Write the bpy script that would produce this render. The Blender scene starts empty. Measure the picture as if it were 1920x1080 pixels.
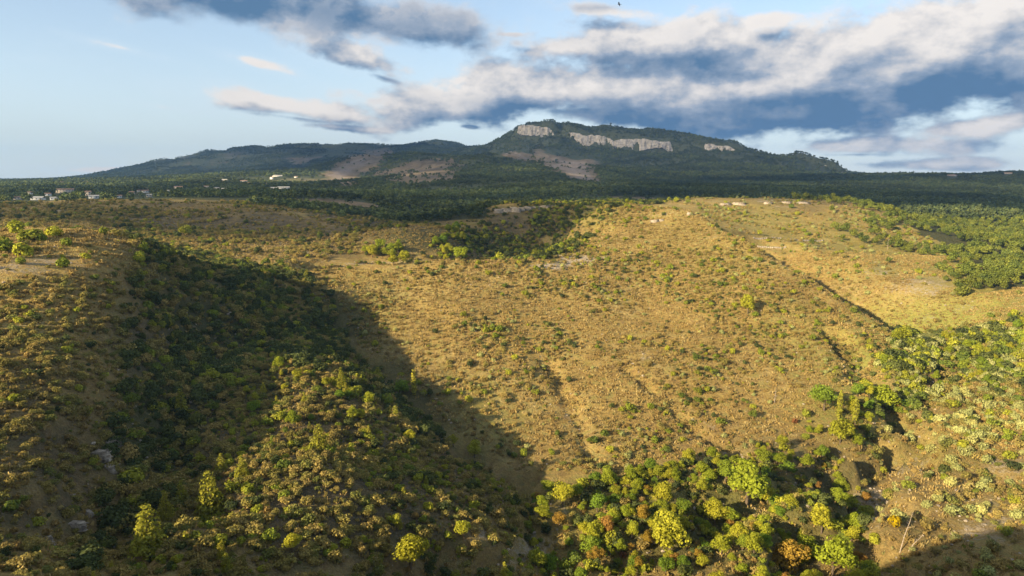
import bpy, math, random
import numpy as np
from mathutils import Vector, Matrix

random.seed(7)
RNG = np.random.default_rng(7)
scene = bpy.context.scene
COL = scene.collection

# ------------------------------------------------------------------ camera
CAM_Z = 80.0
FPX = 1280.0                       # focal length in pixels of a 1920 wide frame
PITCH = math.radians(9.0)
cam_data = bpy.data.cameras.new('camera')
cam_data.sensor_width = 36.0
cam_data.lens = 36.0 * FPX / 1920.0
cam_data.clip_start = 0.5
cam_data.clip_end = 120000.0
cam = bpy.data.objects.new('camera', cam_data)
COL.objects.link(cam)
cam.location = (0, 0, CAM_Z)
cam.rotation_euler = (math.pi / 2 - PITCH, 0, 0)
scene.camera = cam

# ------------------------------------------------------------------ light
SUN_EL = math.radians(20.3)
SUN_AZ = math.radians(52.0)        # the light travels this far right of straight ahead
LIGHT = Vector((math.sin(SUN_AZ) * math.cos(SUN_EL), math.cos(SUN_AZ) * math.cos(SUN_EL), -math.sin(SUN_EL)))
sun_data = bpy.data.lights.new('sun', 'SUN')
sun_data.energy = 5.0
sun_data.angle = math.radians(0.53)
sun_data.color = (1.0, 0.81, 0.50)
sun = bpy.data.objects.new('sun', sun_data)
COL.objects.link(sun)
sun.rotation_euler = LIGHT.to_track_quat('-Z', 'Y').to_euler()

scene.view_settings.view_transform = 'Standard'
scene.view_settings.look = 'None'
scene.view_settings.gamma = 1.0
EXPO = 1.42
scene.view_settings.exposure = EXPO

# ------------------------------------------------------------------ node helper
class G:
    def __init__(s, tree):
        s.t = tree; s.n = tree.nodes; s.l = tree.links
    def new(s, kind, **kw):
        nd = s.n.new(kind)
        for k, v in kw.items():
            setattr(nd, k, v)
        return nd
    def put(s, sock, v):
        if v is None: return
        if isinstance(v, bpy.types.NodeSocket): s.l.new(v, sock)
        else:
            if hasattr(sock, 'default_value'):
                dv = sock.default_value
                if hasattr(dv, '__len__') and not isinstance(dv, str):
                    if not hasattr(v, '__len__'): v = (v,) * len(dv)
                    elif len(v) == 3 and len(dv) == 4: v = tuple(v) + (1.0,)
                sock.default_value = v
    def m(s, op, a, b=None, c=None, clamp=False):
        nd = s.new('ShaderNodeMath', operation=op, use_clamp=clamp)
        s.put(nd.inputs[0], a); s.put(nd.inputs[1], b); s.put(nd.inputs[2], c)
        return nd.outputs[0]
    def add(s, a, b): return s.m('ADD', a, b)
    def sub(s, a, b): return s.m('SUBTRACT', a, b)
    def mul(s, a, b): return s.m('MULTIPLY', a, b)
    def mx(s, a, b): return s.m('MAXIMUM', a, b)
    def vm(s, op, a, b=None):
        nd = s.new('ShaderNodeVectorMath', operation=op)
        s.put(nd.inputs[0], a); s.put(nd.inputs[1], b)
        return nd.outputs[0]
    def ramp(s, v, lo, hi, o0=0.0, o1=1.0, smooth=True):
        nd = s.new('ShaderNodeMapRange', interpolation_type='SMOOTHSTEP' if smooth else 'LINEAR')
        s.put(nd.inputs['Value'], v); s.put(nd.inputs['From Min'], lo); s.put(nd.inputs['From Max'], hi)
        s.put(nd.inputs['To Min'], o0); s.put(nd.inputs['To Max'], o1)
        return nd.outputs[0]
    def mix(s, f, a, b):
        nd = s.new('ShaderNodeMix', data_type='RGBA')
        s.put(nd.inputs[0], f); s.put(nd.inputs[6], a); s.put(nd.inputs[7], b)
        return nd.outputs[2]
    def noise(s, vec, scale, detail=4, rough=0.55, dist=0.0, dim='3D'):
        nd = s.new('ShaderNodeTexNoise', noise_dimensions=dim)
        s.put(nd.inputs['Vector'], vec); s.put(nd.inputs['Scale'], scale); s.put(nd.inputs['Detail'], detail)
        s.put(nd.inputs['Roughness'], rough); s.put(nd.inputs['Distortion'], dist)
        return nd.outputs[0]
    def xyz(s, x, y, z):
        nd = s.new('ShaderNodeCombineXYZ')
        s.put(nd.inputs[0], x); s.put(nd.inputs[1], y); s.put(nd.inputs[2], z)
        return nd.outputs[0]

def pix_dir(px, py):
    u = (px - 960.0) / FPX; v = (540.0 - py) / FPX
    return u, math.cos(PITCH) + v * math.sin(PITCH), -math.sin(PITCH) + v * math.cos(PITCH)
def pix_sky(px, py):                # azimuth and elevation of a direction
    x, y, z = pix_dir(px, py)
    return math.atan2(x, y), math.atan2(z, math.hypot(x, y))

# ------------------------------------------------------------------ sky with its clouds
world = bpy.data.worlds.new('World'); scene.world = world
world.use_nodes = True
world.cycles.sampling_method = 'NONE'
world.node_tree.nodes.clear()
g = G(world.node_tree)
SKY_STRENGTH = 0.076
sky = g.new('ShaderNodeTexSky', sky_type='NISHITA')
sky.sun_disc = False
sky.sun_elevation = SUN_EL
sky.sun_rotation = SUN_AZ + math.pi
sky.altitude = 300
sky.air_density = 1.0; sky.dust_density = 0.6; sky.ozone_density = 1.6
tc = g.new('ShaderNodeTexCoord')
sep = g.new('ShaderNodeSeparateXYZ'); g.l.new(tc.outputs['Generated'], sep.inputs[0])
dx, dy, dz = sep.outputs
AZ = g.m('ARCTAN2', dx, dy)
EL = g.m('ARCTAN2', dz, g.m('SQRT', g.add(g.mul(dx, dx), g.mul(dy, dy))))

# cloud masses: px, py, half width, half height (pixels), tilt (degrees, positive falls to the right), weight
BRIGHT = [
    (1250, 92, 300, 58, 3, 1.15), (1060, 90, 110, 34, 0, .9), (1000, 172, 300, 48, -6, 1.3), (1450, 155, 450, 80, 0, 1.45), (1790, 100, 330, 98, -6, 1.55),
    (860, 205, 180, 28, 0, 1.05), (560, 204, 165, 24, 6, 1.0), (690, 112, 115, 34, 16, 1.0), (1640, 272, 280, 24, 0, .9), (1850, 236, 150, 26, -4, 1.05),
    (1380, 238, 130, 18, 0, .85), (1750, 308, 320, 15, 0, .75), (1150, 22, 170, 26, 8, .65), (1430, 38, 110, 22, 0, .75), (490, 120, 130, 16, 14, .40),
    (650, 240, 130, 11, 4, .7), (960, 64, 60, 10, 0, .7), (880, 238, 46, 9, 5, .7),
    (210, 318, 160, 9, 0, .42), (300, 200, 120, 10, 8, .25), (230, 90, 140, 14, 10, .2)]
DARKC = [
    (500, 6, 430, 48, 4, 1.25), (720, 45, 200, 28, 8, 1.05), (260, -18, 180, 40, 10, 1.0), (1200, 112, 280, 18, 2, .72), (1130, 212, 340, 24, 3, .92), (1600, 180, 400, 28, -3, .92),
    (560, 222, 175, 12, 6, .62), (725, 148, 74, 12, 16, .75), (1600, 290, 180, 9, 0, .62), (1130, 14, 170, 15, 0, .5), (1250, 226, 70, 12, 6, .7)]
def cloud_group():
    """raw cloud thickness at a direction (az, el)"""
    t = bpy.data.node_groups.new('cloud_thickness', 'ShaderNodeTree')
    t.interface.new_socket('Az', in_out='INPUT', socket_type='NodeSocketFloat')
    t.interface.new_socket('El', in_out='INPUT', socket_type='NodeSocketFloat')
    t.interface.new_socket('Bright', in_out='OUTPUT', socket_type='NodeSocketFloat')
    t.interface.new_socket('Dark', in_out='OUTPUT', socket_type='NodeSocketFloat')
    q = G(t)
    gi = q.new('NodeGroupInput'); go = q.new('NodeGroupOutput')
    az, el = gi.outputs[0], gi.outputs[1]
    # billows get flatter towards the horizon, as a level layer does
    flat = q.m('DIVIDE', 1.0, q.add(q.m('ABSOLUTE', el), 0.16))
    co = q.xyz(q.mul(az, 9.0), q.mul(el, q.add(13.0, q.mul(flat, 1.3))), 3.7)
    n1 = q.noise(co, 1.0, 6, 0.55, 0.0, '2D')
    n2 = q.noise(q.vm('ADD', co, (11.3, 4.1, 0.7)), 5.0, 3, 0.6, 0.0, '2D')
    nn = q.add(q.mul(q.sub(n1, 0.5), 2.0), q.mul(q.sub(n2, 0.5), 0.40))
    vec = q.xyz(az, el, 0.0)
    def union(lst):
        acc = None
        for (px, py, hw, hh, tilt, wgt) in lst:
            a0, e0 = pix_sky(px, py)
            a1, _ = pix_sky(px + hw, py); _, e1 = pix_sky(px, py - hh)
            mp = q.new('ShaderNodeMapping', vector_type='TEXTURE')
            q.l.new(vec, mp.inputs[0])
            mp.inputs['Location'].default_value = (a0, e0, 0)
            mp.inputs['Rotation'].default_value = (0, 0, -math.radians(tilt))
            mp.inputs['Scale'].default_value = (abs(a1 - a0), abs(e1 - e0), 1)
            ln = q.new('ShaderNodeVectorMath', operation='LENGTH'); q.l.new(mp.outputs[0], ln.inputs[0])
            val = q.sub(wgt, ln.outputs['Value'])
            if acc is None: acc = val
            else:
                nd = q.new('ShaderNodeMath', operation='SMOOTH_MAX')
                q.put(nd.inputs[0], acc); q.put(nd.inputs[1], val); nd.inputs[2].default_value = 0.25
                acc = nd.outputs[0]
        return q.mx(acc, -0.9)
    # the same broken cloud goes on all round, out of the frame
    away = q.m('SUBTRACT', q.noise(q.xyz(q.mul(az, 1.6), q.mul(el, 5.0), 9.1), 1.0, 2, 0.5, 0.0, '2D'), 0.62)
    away = q.add(q.mul(away, 4.0), q.mul(q.ramp(q.m('ABSOLUTE', az), 0.66, 0.9), 1.6))
    away = q.sub(away, 1.6)
    q.l.new(q.add(q.mx(union(BRIGHT), away), nn), go.inputs[0])
    q.l.new(q.add(union(DARKC), q.mul(nn, 1.0)), go.inputs[1])
    return t
CG = cloud_group()
def cl(a, e):
    nd = g.new('ShaderNodeGroup'); nd.node_tree = CG
    g.put(nd.inputs[0], a); g.put(nd.inputs[1], e)
    return nd.outputs[0], nd.outputs[1]
b0, d0 = cl(AZ, EL)
b1, d1 = cl(g.sub(AZ, 0.012), g.add(EL, 0.020))
K = 1.0 / 2 ** EXPO
def cc(r, gg, b): return (r * K, gg * K, b * K)
cover = g.mx(g.ramp(b0, -0.12, 0.42), g.ramp(d0, -0.20, 0.60))
veil = g.m('ADD', g.ramp(b0, -0.9, 0.1, 0.30, 0.42), g.ramp(EL, 0.0, 0.24, 0.42, 0.0), clamp=True)
relief = g.add(g.mul(g.sub(b0, b1), 0.70), g.mul(g.sub(d0, d1), 0.22))
deep = g.ramp(b0, 0.1, 1.5)
lit = g.m('ADD', g.sub(0.66, g.mul(deep, 0.24)), relief, clamp=True)
lit = g.m('SUBTRACT', lit, g.mul(g.ramp(d0, -1.1, 1.9), 0.80), clamp=True)
cr = g.new('ShaderNodeValToRGB'); g.l.new(lit, cr.inputs[0])
el_ = cr.color_ramp.elements
el_[0].position = 0.0; el_[0].color = cc(.105, .215, .38) + (1,)
el_[1].position = 1.0; el_[1].color = cc(1.0, .94, .89) + (1,)
for p, c in ((.22, (.225, .32, .46)), (.42, (.36, .44, .56)), (.62, (.62, .635, .675)), (.8, (.83, .80, .785))):
    e = el_.new(p); e.color = cc(*c) + (1,)
skyc = g.new('ShaderNodeMix', data_type='RGBA', blend_type='MULTIPLY')
skyc.inputs[0].default_value = 1.0
g.l.new(sky.outputs[0], skyc.inputs[6])
skyc.inputs[7].default_value = (SKY_STRENGTH, SKY_STRENGTH, SKY_STRENGTH, 1)
base = g.mix(veil, skyc.outputs[2], cc(.80, .92, 1.02))
final = g.mix(cover, base, cr.outputs[0])
bgn = g.new('ShaderNodeBackground'); g.l.new(final, bgn.inputs[0]); bgn.inputs[1].default_value = 1.0
out = g.new('ShaderNodeOutputWorld'); g.l.new(bgn.outputs[0], out.inputs[0])

# ------------------------------------------------------------------ the lie of the land
# surveyed points: place in the frame (1920 x 1080) and distance ahead in metres
CTRL = """
1000 1075 124|1300 1075 124|1560 1000 134|1650 780 203|1780 700 236|1900 620 280|1450 1000 137|1200 960 148|1400 900 162
1750 540 340|1870 600 292|1750 480 430|1600 400 560|1560 373 640|1400 376 610|1450 445 472|1330 402 545|1640 390 640|1700 450 500
1290 396 396|1380 450 346|1450 490 323|1550 550 296|1665 615 268|1250 391 402|1190 389 415
1400 440 432|1470 480 398|1570 540 352|1680 600 303
960 880 170|1100 900 163|1300 860 176|1480 830 185|1600 760 208|1660 720 223
1000 700 220|1200 700 224|1400 700 226|1200 560 285|1200 470 345|1300 470 340|1230 410 392|1400 570 276|1500 640 252|1550 600 266|1100 600 262|1000 560 280|1350 620 258
800 600 250|700 540 278|570 512 290|700 502 300|850 492 306|1000 491 312|1080 478 332|640 560 265|740 640 233|850 760 196|900 680 222
490 505 285|590 600 250|700 690 214|800 770 190|880 830 175|960 900 160|1000 1000 137
560 760 158|700 800 157|600 880 124|780 900 138|880 980 128|700 1000 114|500 1000 104|300 1000 96|650 700 190|520 680 186|620 640 222
600 1078 100|850 1075 116|300 1075 86|100 1075 76|0 1075 72
190 850 115|285 850 131|310 760 152|360 650 190|440 580 226|490 530 262
250 462 212|240 520 185|230 606 165|212 710 143|200 792 127|170 920 107|140 1000 93
0 500 165|100 480 185|0 600 148|100 700 131|0 800 109|80 900 100|0 950 90
0 430 250|100 440 235|230 446 225
400 480 330|330 440 400|550 480 340|600 440 430|700 462 380|780 428 405|700 478 370|750 487 345
300 378 600|450 385 560|560 395 540|650 410 520|800 421 560|200 385 540|50 385 520|100 410 400|300 410 480|450 430 450
930 385 520|1040 380 540|1150 378 560|900 432 450|1000 436 450|950 474 372|1050 458 392|1082 446 388|1035 466 372|1100 420 400|1030 472 350|1100 396 430|1140 387 430
1300 372 640|800 400 750|700 380 900|600 371 850|500 366 800|1000 365 1000|1200 362 1100|1500 358 1200|1700 400 800|1800 440 620|1900 500 430|1920 400 850|1900 360 1500|1900 325 1900|1750 326 1950|1640 333 2000
0 375 750|150 371 850|0 342 2500|200 345 1800|400 345 1700|500 331 2000|350 361 1150
180 334 5000|240 320 5000|330 297 5000|400 281 4800|540 272 4700|700 272 4650|820 265 4600|880 280 4400|300 335 3500|600 320 3200|450 310 3800|530 293 4100
690 290 2600|640 318 2400|750 290 2700|600 345 1900|720 330 2000
950 288 2300|1050 305 2100|1130 325 1900|1160 340 1800|900 330 1600|1000 340 1500|850 310 2000|850 360 1200
972 241 3500|1040 234 3500|1150 236 3550|1240 244 3500|1300 259 3300|1400 281 3100|1500 299 2900|1560 313 2750|1600 336 2600|930 268 3500|890 281 3700
1000 262 3250|1062 270 3240|1160 282 3180|1260 284 3130|80 338 4000|1600 338 2780|1620 338 2900|160 337 4200|0 340 4200|1600 337 3100|1650 337 3300|1740 336 2700|1680 337 2500|1900 335 2700
1100 300 2900|1250 310 2700|1200 340 1900|1400 330 2200|1300 350 1500|1000 275 3100
"""
WORLD_PTS = [  # hidden ground: x, y, z (camera at z = 0)
    (0, -45, -2), (45, -65, 0), (-18, 33, -22), (-33, 20, -12), (-48, 5, -1), (-76, -8, 13), (-55, -25, 12), (-98, -32, 15), (0, 15, -14), (-62, 36, -44), (-100, 18, -24), (120, -100, -10), (-60, -60, 5), (-140, 20, -40), (-100, 60, -47), (-125, 95, -41), (-120, -120, -30), (-230, 100, -34), (-260, -60, -38),
    (30, 15, -14), (18, 46, -34), (45, 40, -27), (80, 42, -29), (110, 60, -48), (0, 70, -62), (60, 80, -68), (-30, 60, -52), (140, 80, -60), (150, 120, -66), (200, 60, -50), (190, 180, -68), (260, 200, -62),
    (250, 260, -56), (300, 320, -50), (130, 0, -22),
    (-300, 250, -22), (-350, 400, -24), (-500, 600, -22), (-600, 900, -22), (-300, -250, -25), (0, -240, -15), (300, -200, -15), (500, 100, -40), (700, 500, -50),
    (-150, 280, -36), (-90, 310, -40), (-190, 300, -34), (-60, 340, -42), (-30, 350, -42), (20, 380, -41),
    (1600, 1800, 0), (2500, 2500, 20), (3500, 3500, 30), (-1900, 2500, -8), (-3000, 3500, -5), (-5000, 5000, -5), (-5000, 7000, 0), (-3000, 7000, 30), (0, 7000, 120), (2000, 7000, 60), (4500, 6000, 20),
    (-550, 3050, 55), (30, 2750, 62), (200, 2400, 40), (-250, 3400, 90), (2300, 4500, 20), (1200, 4500, 120), (400, 4500, 190), (1500, 3300, 20),
    (1000, 1000, -45), (1500, 1200, -30), (900, 700, -50), (1500, 400, -40), (-1500, 1000, -18), (-1500, 300, -20), (0, 660, -34), (100, 760, -38), (300, 760, -34), (500, 760, -36), (-60, 620, -38)]
_pts = []
for line in CTRL.replace('\n', '|').split('|'):
    f = line.split()
    if len(f) != 3: continue
    px, py, Y = map(float, f)
    x, y, z = pix_dir(px, py)
    _pts.append((x / y * Y, Y, z / y * Y))
# the lee side of the main hill's right-hand crest: a hollow before the next hill
for (px, py, Y) in ((1380, 450, 346), (1450, 490, 323), (1550, 550, 296), (1310, 410, 388)):
    x, y, z = pix_dir(px, py)
    _pts.append((x / y * Y + 24, Y + 9, z / y * Y - 11))
_pts += WORLD_PTS
_pts = np.array(_pts, float)
def _warp(x, y):
    yy = y + 420.0
    r = np.sqrt(x * x + yy * yy) + 1e-6
    return np.arctan2(x, yy), np.log(r)
_pa, _pl = _warp(_pts[:, 0], _pts[:, 1])
MQ = 0.015
def _phi(d2): return -np.sqrt(d2 + MQ * MQ)
_n = len(_pts)
_A = np.zeros((_n + 1, _n + 1))
_A[:_n, :_n] = _phi((_pa[:, None] - _pa) ** 2 + (_pl[:, None] - _pl) ** 2)
_A[np.arange(_n), np.arange(_n)] += 0.0009
_A[:_n, _n] = 1; _A[_n, :_n] = 1
_w = np.linalg.solve(_A, np.append(_pts[:, 2], 0.0))

def _hash(ix, iy, seed):
    h = (ix.astype(np.int64) * 374761393 + iy.astype(np.int64) * 668265263 + seed * 974711) & 0xFFFFFFFF
    h = ((h ^ (h >> 13)) * 1274126177) & 0xFFFFFFFF
    return ((h ^ (h >> 16)) & 0xFFFF) / 65535.0
def vnoise(x, y, seed=0):
    ix = np.floor(x); iy = np.floor(y)
    fx = x - ix; fy = y - iy
    fx = fx * fx * fx * (fx * (fx * 6 - 15) + 10); fy = fy * fy * fy * (fy * (fy * 6 - 15) + 10)
    a = _hash(ix, iy, seed); b = _hash(ix + 1, iy, seed); c = _hash(ix, iy + 1, seed); d = _hash(ix + 1, iy + 1, seed)
    return (a + (b - a) * fx) * (1 - fy) + (c + (d - c) * fx) * fy - 0.5
def fbm(x, y, lam, octaves=4, gain=0.5, seed=0):
    t = np.zeros_like(x); amp = 1.0
    for k in range(octaves):
        c, s = math.cos(k * 1.1), math.sin(k * 1.1)
        t += amp * vnoise((x * c + y * s) / lam, (-x * s + y * c) / lam, seed + k)
        lam *= 0.5; amp *= gain
    return t
def sstep(x, a, b):
    t = np.clip((x - a) / (b - a), 0, 1)
    return t * t * (3 - 2 * t)
def seg_dist(x, y, pts):
    best = np.full(np.shape(x), 1e9)
    for (x0, y0), (x1, y1) in zip(pts[:-1], pts[1:]):
        ex, ey = x1 - x0, y1 - y0
        t = np.clip(((x - x0) * ex + (y - y0) * ey) / (ex * ex + ey * ey), 0, 1)
        best = np.minimum(best, np.hypot(x - x0 - t * ex, y - y0 - t * ey))
    return best
def W(px, py, Y):
    x, y, z = pix_dir(px, py)
    return (x / y * Y, Y)
# rills and washed-out gullies: points, half width, depth
GULLIES = [
    ([W(1030, 690, 226), W(1060, 740, 208), W(1090, 800, 190), W(1110, 850, 175)], 1.8, 1.7),
    ([W(1160, 690, 228), W(1220, 730, 214), W(1310, 800, 192), W(1400, 850, 177)], 2.0, 2.2),
    ([W(1560, 640, 255), W(1610, 690, 236), W(1650, 740, 216), W(1680, 770, 205)], 4.0, 4.0),
    ([W(960, 900, 160), W(985, 960, 147), W(1005, 1020, 133), W(960, 1075, 124), W(900, 1100, 120)], 5.0, 4.5),
    ([W(1720, 800, 196), W(1640, 880, 172), W(1610, 940, 153), W(1570, 1000, 136), W(1540, 1075, 122)], 8.0, 7.5),
    ([W(1880, 930, 158), W(1780, 980, 140), W(1690, 1040, 126)], 4.0, 2.2),
    ([W(1780, 700, 236), W(1690, 780, 204), W(1560, 850, 178), W(1420, 950, 150), W(1250, 1040, 130)], 6.0, 4.5),
    ([W(620, 620, 236), W(720, 710, 208), W(800, 780, 188), W(900, 850, 171), W(960, 900, 160)], 6.0, 3.0),
    ([W(250, 1000, 95), W(290, 860, 130), W(330, 740, 158), W(420, 600, 216)], 7.0, 3.0)]
# cliff bands of the table mountain: line of the foot, height of the step
CLIFF_STEPS = [([W(966, 252, 3370), W(1000, 252, 3360), W(1045, 262, 3330)], 44), ([W(1060, 266, 3300), W(1110, 273, 3260), W(1160, 280, 3230), W(1215, 282, 3210), W(1268, 279, 3200)], 48),
               ([W(1310, 279, 3120), W(1350, 284, 3080), W(1402, 290, 3030)], 24), ([W(1500, 312, 2820), W(1545, 322, 2740), W(1590, 334, 2660)], 22)]
# scarps: a line, and the drop of the ground on its far (left-hand) side
def side_dist(x, y, pts):
    """distance to a line, positive on its left"""
    best = np.full(np.shape(x), 1e9); sg = np.ones(np.shape(x)); tt = np.zeros(np.shape(x)); n = len(pts) - 1
    for k, ((x0, y0), (x1, y1)) in enumerate(zip(pts[:-1], pts[1:])):
        ex, ey = x1 - x0, y1 - y0
        t = np.clip(((x - x0) * ex + (y - y0) * ey) / (ex * ex + ey * ey), 0, 1)
        d = np.hypot(x - x0 - t * ex, y - y0 - t * ey)
        s = np.where(ex * (y - y0) - ey * (x - x0) > 0, 1.0, -1.0)
        m = d < best
        best = np.where(m, d, best); sg = np.where(m, s, sg); tt = np.where(m, (k + t) / n, tt)
    return best * sg, tt
CREST = [W(1670, 618, 268), W(1550, 550, 296), W(1450, 490, 323), W(1380, 450, 346), W(1310, 405, 388), W(1262, 392, 402)]
EDGE = [W(540, 515, 286), W(700, 502, 300), W(850, 492, 306), W(1000, 490, 312)]
CROWN = [W(1020, 486, 322), W(1040, 468, 345), W(1065, 440, 372), W(1100, 404, 402), W(1150, 386, 422), W(1200, 386, 424)]
SCARPS = [(CREST[::-1], 21.0, 2.0, 15, 42, 100), (CROWN, 13.0, 3.0, 20, 40, 95), (EDGE, 7.0, 4.0, 14, 22, 70)]
def height(x, y):
    """ground height in world metres"""
    x = np.asarray(x, float); y = np.asarray(y, float)
    shp = x.shape; xf = x.ravel(); yf = y.ravel()
    a, l = _warp(xf, yf)
    z = np.empty_like(xf)
    for i in range(0, len(xf), 20000):
        s = slice(i, i + 20000)
        z[s] = _phi((a[s, None] - _pa) ** 2 + (l[s, None] - _pl) ** 2) @ _w[:_n] + _w[_n]
    near = 1 - sstep(yf, 500, 900)
    d = np.hypot(xf, yf)
    z += near * (fbm(xf, yf, 46, 3, .5, 3) * 2.2 + fbm(xf, yf, 9, 3, .55, 9) * 0.75)
    far = sstep(yf, 800, 2200)
    rid = 0.5 - np.abs(fbm(xf, yf, 420, 5, .55, 21)) * 1.6
    hi = sstep(z, -5, 70)
    z += far * hi * ((np.minimum(rid, .32) - 0.25) * 46 + fbm(xf, yf, 120, 4, .6, 33) * 11) + (1 - near) * (1 - far) * fbm(xf, yf, 160, 4, .5, 41) * 5
    m = (yf > 2500) & (yf < 3900) & (xf > -100) & (xf < 2000)
    if m.any():
        xm, ym = xf[m], yf[m]
        for pts, H in CLIFF_STEPS:
            lx = [p[0] for p in pts]; ly = [p[1] for p in pts]
            sd = ym - np.interp(xm, lx, ly)
            lat = sstep(xm, lx[0] - 25, lx[0] + 15) * (1 - sstep(xm, lx[-1] - 20, lx[-1] + 30))
            z[m] += H * lat * sstep(sd, -2, 16) * (1 - sstep(sd, 25, 230))
            z[m] -= 9 * lat * np.exp(-(sd / 60.0) ** 2) * (sd < 0)
    m = (yf > 200) & (yf < 520) & (np.abs(xf) < 330)
    if m.any():
        for pts, H, w0, w1, w2, w3 in SCARPS:
            sd, tt = side_dist(xf[m], yf[m], pts)
            sd = sd + fbm(xf[m], yf[m], 22, 3, .5, 17) * 7
            win = sstep(tt, 0.0, .12) * (1 - sstep(tt, .93, 1.0))
            z[m] -= H * win * sstep(sd, w0, w1) * (1 - sstep(sd, w2, w3))
            z[m] += 1.6 * win * np.exp(-(sd / 7.0) ** 2)
    m = (yf > 60) & (yf < 330)
    for pts, hw, dep in GULLIES:
        dd = seg_dist(xf[m], yf[m], pts) + fbm(xf[m], yf[m], 16, 4, .6, 77) * hw * 2.2
        z[m] -= dep * (1 - sstep(dd, 0.3 * hw, 1.6 * hw))
    return (z + CAM_Z).reshape(shp)

# ------------------------------------------------------------------ materials
def mat(name):
    m = bpy.data.materials.new(name); m.use_nodes = True
    m.node_tree.nodes.clear()
    q = G(m.node_tree)
    o = q.new('ShaderNodeOutputMaterial')
    return m, q, o
def principled(q, o, color, rough=0.9, normal=None, spec=0.2):
    b = q.new('ShaderNodeBsdfPrincipled')
    q.put(b.inputs['Base Color'], color); q.put(b.inputs['Roughness'], rough)
    q.put(b.inputs['Specular IOR Level'], spec)
    if normal is not None: q.l.new(normal, b.inputs['Normal'])
    q.l.new(b.outputs[0], o.inputs[0])
    return b
def bump(q, h, strength, dist):
    nd = q.new('ShaderNodeBump'); nd.inputs['Strength'].default_value = strength; nd.inputs['Distance'].default_value = dist
    q.l.new(h, nd.inputs['Height'])
    return nd.outputs[0]

def ground_material():
    m, q, o = mat('dry_hillside')
    pos = q.new('ShaderNodeNewGeometry').outputs['Position']
    at = q.new('ShaderNodeAttribute'); at.attribute_name = 'cover'
    sp = q.new('ShaderNodeSeparateColor'); q.l.new(at.outputs['Color'], sp.inputs[0])
    forest, green, bare = sp.outputs[0], sp.outputs[1], sp.outputs[2]
    heath_shade = at.outputs['Alpha']
    nb = q.noise(pos, 0.030, 5, 0.6); nm = q.noise(pos, 0.16, 5, 0.62); nf = q.noise(pos, 0.9, 5, 0.65); ng = q.noise(pos, 2.6, 4, 0.7)
    c = q.mix(q.ramp(nm, .34, .66), (.335, .240, .082), (.265, .178, .056))
    c = q.mix(q.ramp(q.add(q.mul(nb, .5), q.mul(nf, .5)), .50, .64), c, (.42, .32, .150))
    c = q.mix(q.mul(q.ramp(nf, .52, .70), .75), c, (.15, .115, .042))
    c = q.mix(q.mul(q.ramp(q.add(q.mul(nb, .6), q.mul(nm, .4)), .50, .62), .5), c, (.22, .19, .045))
    np_ = q.noise(pos, 0.34, 4, 0.6)
    c = q.mix(q.mul(q.ramp(np_, .53, .64), .62), c, (.20, .125, .050))
    c = q.mix(q.mul(q.ramp(np_, .48, .36), .62), c, (.225, .205, .066))
    c = q.mix(q.mul(heath_shade, q.ramp(nm, .25, .6, .55, 1.0)), c, q.mix(q.ramp(nf, .35, .65), (.115, .088, .056), (.062, .058, .036)))  # heath brown, darkened to put shade between shrubs into the floor
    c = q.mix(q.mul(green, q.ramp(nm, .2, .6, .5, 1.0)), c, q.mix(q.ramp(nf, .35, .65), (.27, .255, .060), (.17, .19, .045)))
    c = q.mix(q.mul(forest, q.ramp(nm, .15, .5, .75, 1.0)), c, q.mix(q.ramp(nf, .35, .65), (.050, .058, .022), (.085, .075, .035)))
    bm = q.mul(q.ramp(q.add(bare, q.mul(q.sub(q.add(q.mul(nm, .45), q.mul(nf, .55)), .5), 3.2)), .40, 1.0), q.ramp(bare, 0.0, .3))
    c = q.mix(bm, c, q.mix(q.ramp(nf, .3, .7), (.43, .35, .25), (.30, .245, .175)))
    hgt = q.add(q.mul(nf, 1.0), q.mul(ng, 0.5))
    c2 = q.new('ShaderNodeMix', data_type='RGBA', blend_type='MULTIPLY'); c2.inputs[0].default_value = 1
    q.l.new(c, c2.inputs[6]); sc = q.ramp(ng, .25, .75, .72, 1.28); q.l.new(q.xyz(sc, sc, sc), c2.inputs[7])
    principled(q, o, c2.outputs[2], 0.95, bump(q, hgt, 1.0, 0.8), 0.1)
    return m
def far_material():
    m, q, o = mat('wooded_far_slopes')
    pos = q.new('ShaderNodeNewGeometry').outputs['Position']
    at = q.new('ShaderNodeAttribute'); at.attribute_name = 'cover'
    sp = q.new('ShaderNodeSeparateColor'); q.l.new(at.outputs['Color'], sp.inputs[0])
    forest, green, bare = sp.outputs[0], sp.outputs[1], sp.outputs[2]
    nb = q.noise(pos, 0.006, 5, 0.6); nm = q.noise(pos, 0.035, 5, 0.65); nf = q.noise(pos, 0.16, 4, 0.7)
    c = q.mix(q.ramp(nm, .35, .65), (.15, .118, .080), (.23, .18, .125))
    c = q.mix(q.mul(green, q.ramp(nm, .3, .6)), c, (.155, .165, .070))
    ff = q.ramp(q.add(forest, q.mul(q.sub(q.add(q.mul(nb, .45), q.mul(nm, .55)), .5), 1.5)), .35, .6)
    c = q.mix(ff, c, q.mix(q.ramp(nf, .35, .65), (.050, .066, .036), (.10, .105, .055)))
    bm = q.ramp(q.add(bare, q.mul(q.sub(q.add(q.mul(nm, .4), q.mul(nf, .6)), .5), 1.6)), .45, .75)
    c = q.mix(bm, c, q.mix(q.ramp(nf, .3, .7), (.33, .27, .235), (.20, .165, .14)))
    principled(q, o, c, 0.95, bump(q, q.add(nm, q.mul(nf, .5)), 1.0, 7.0), 0.05)
    return m
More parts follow.
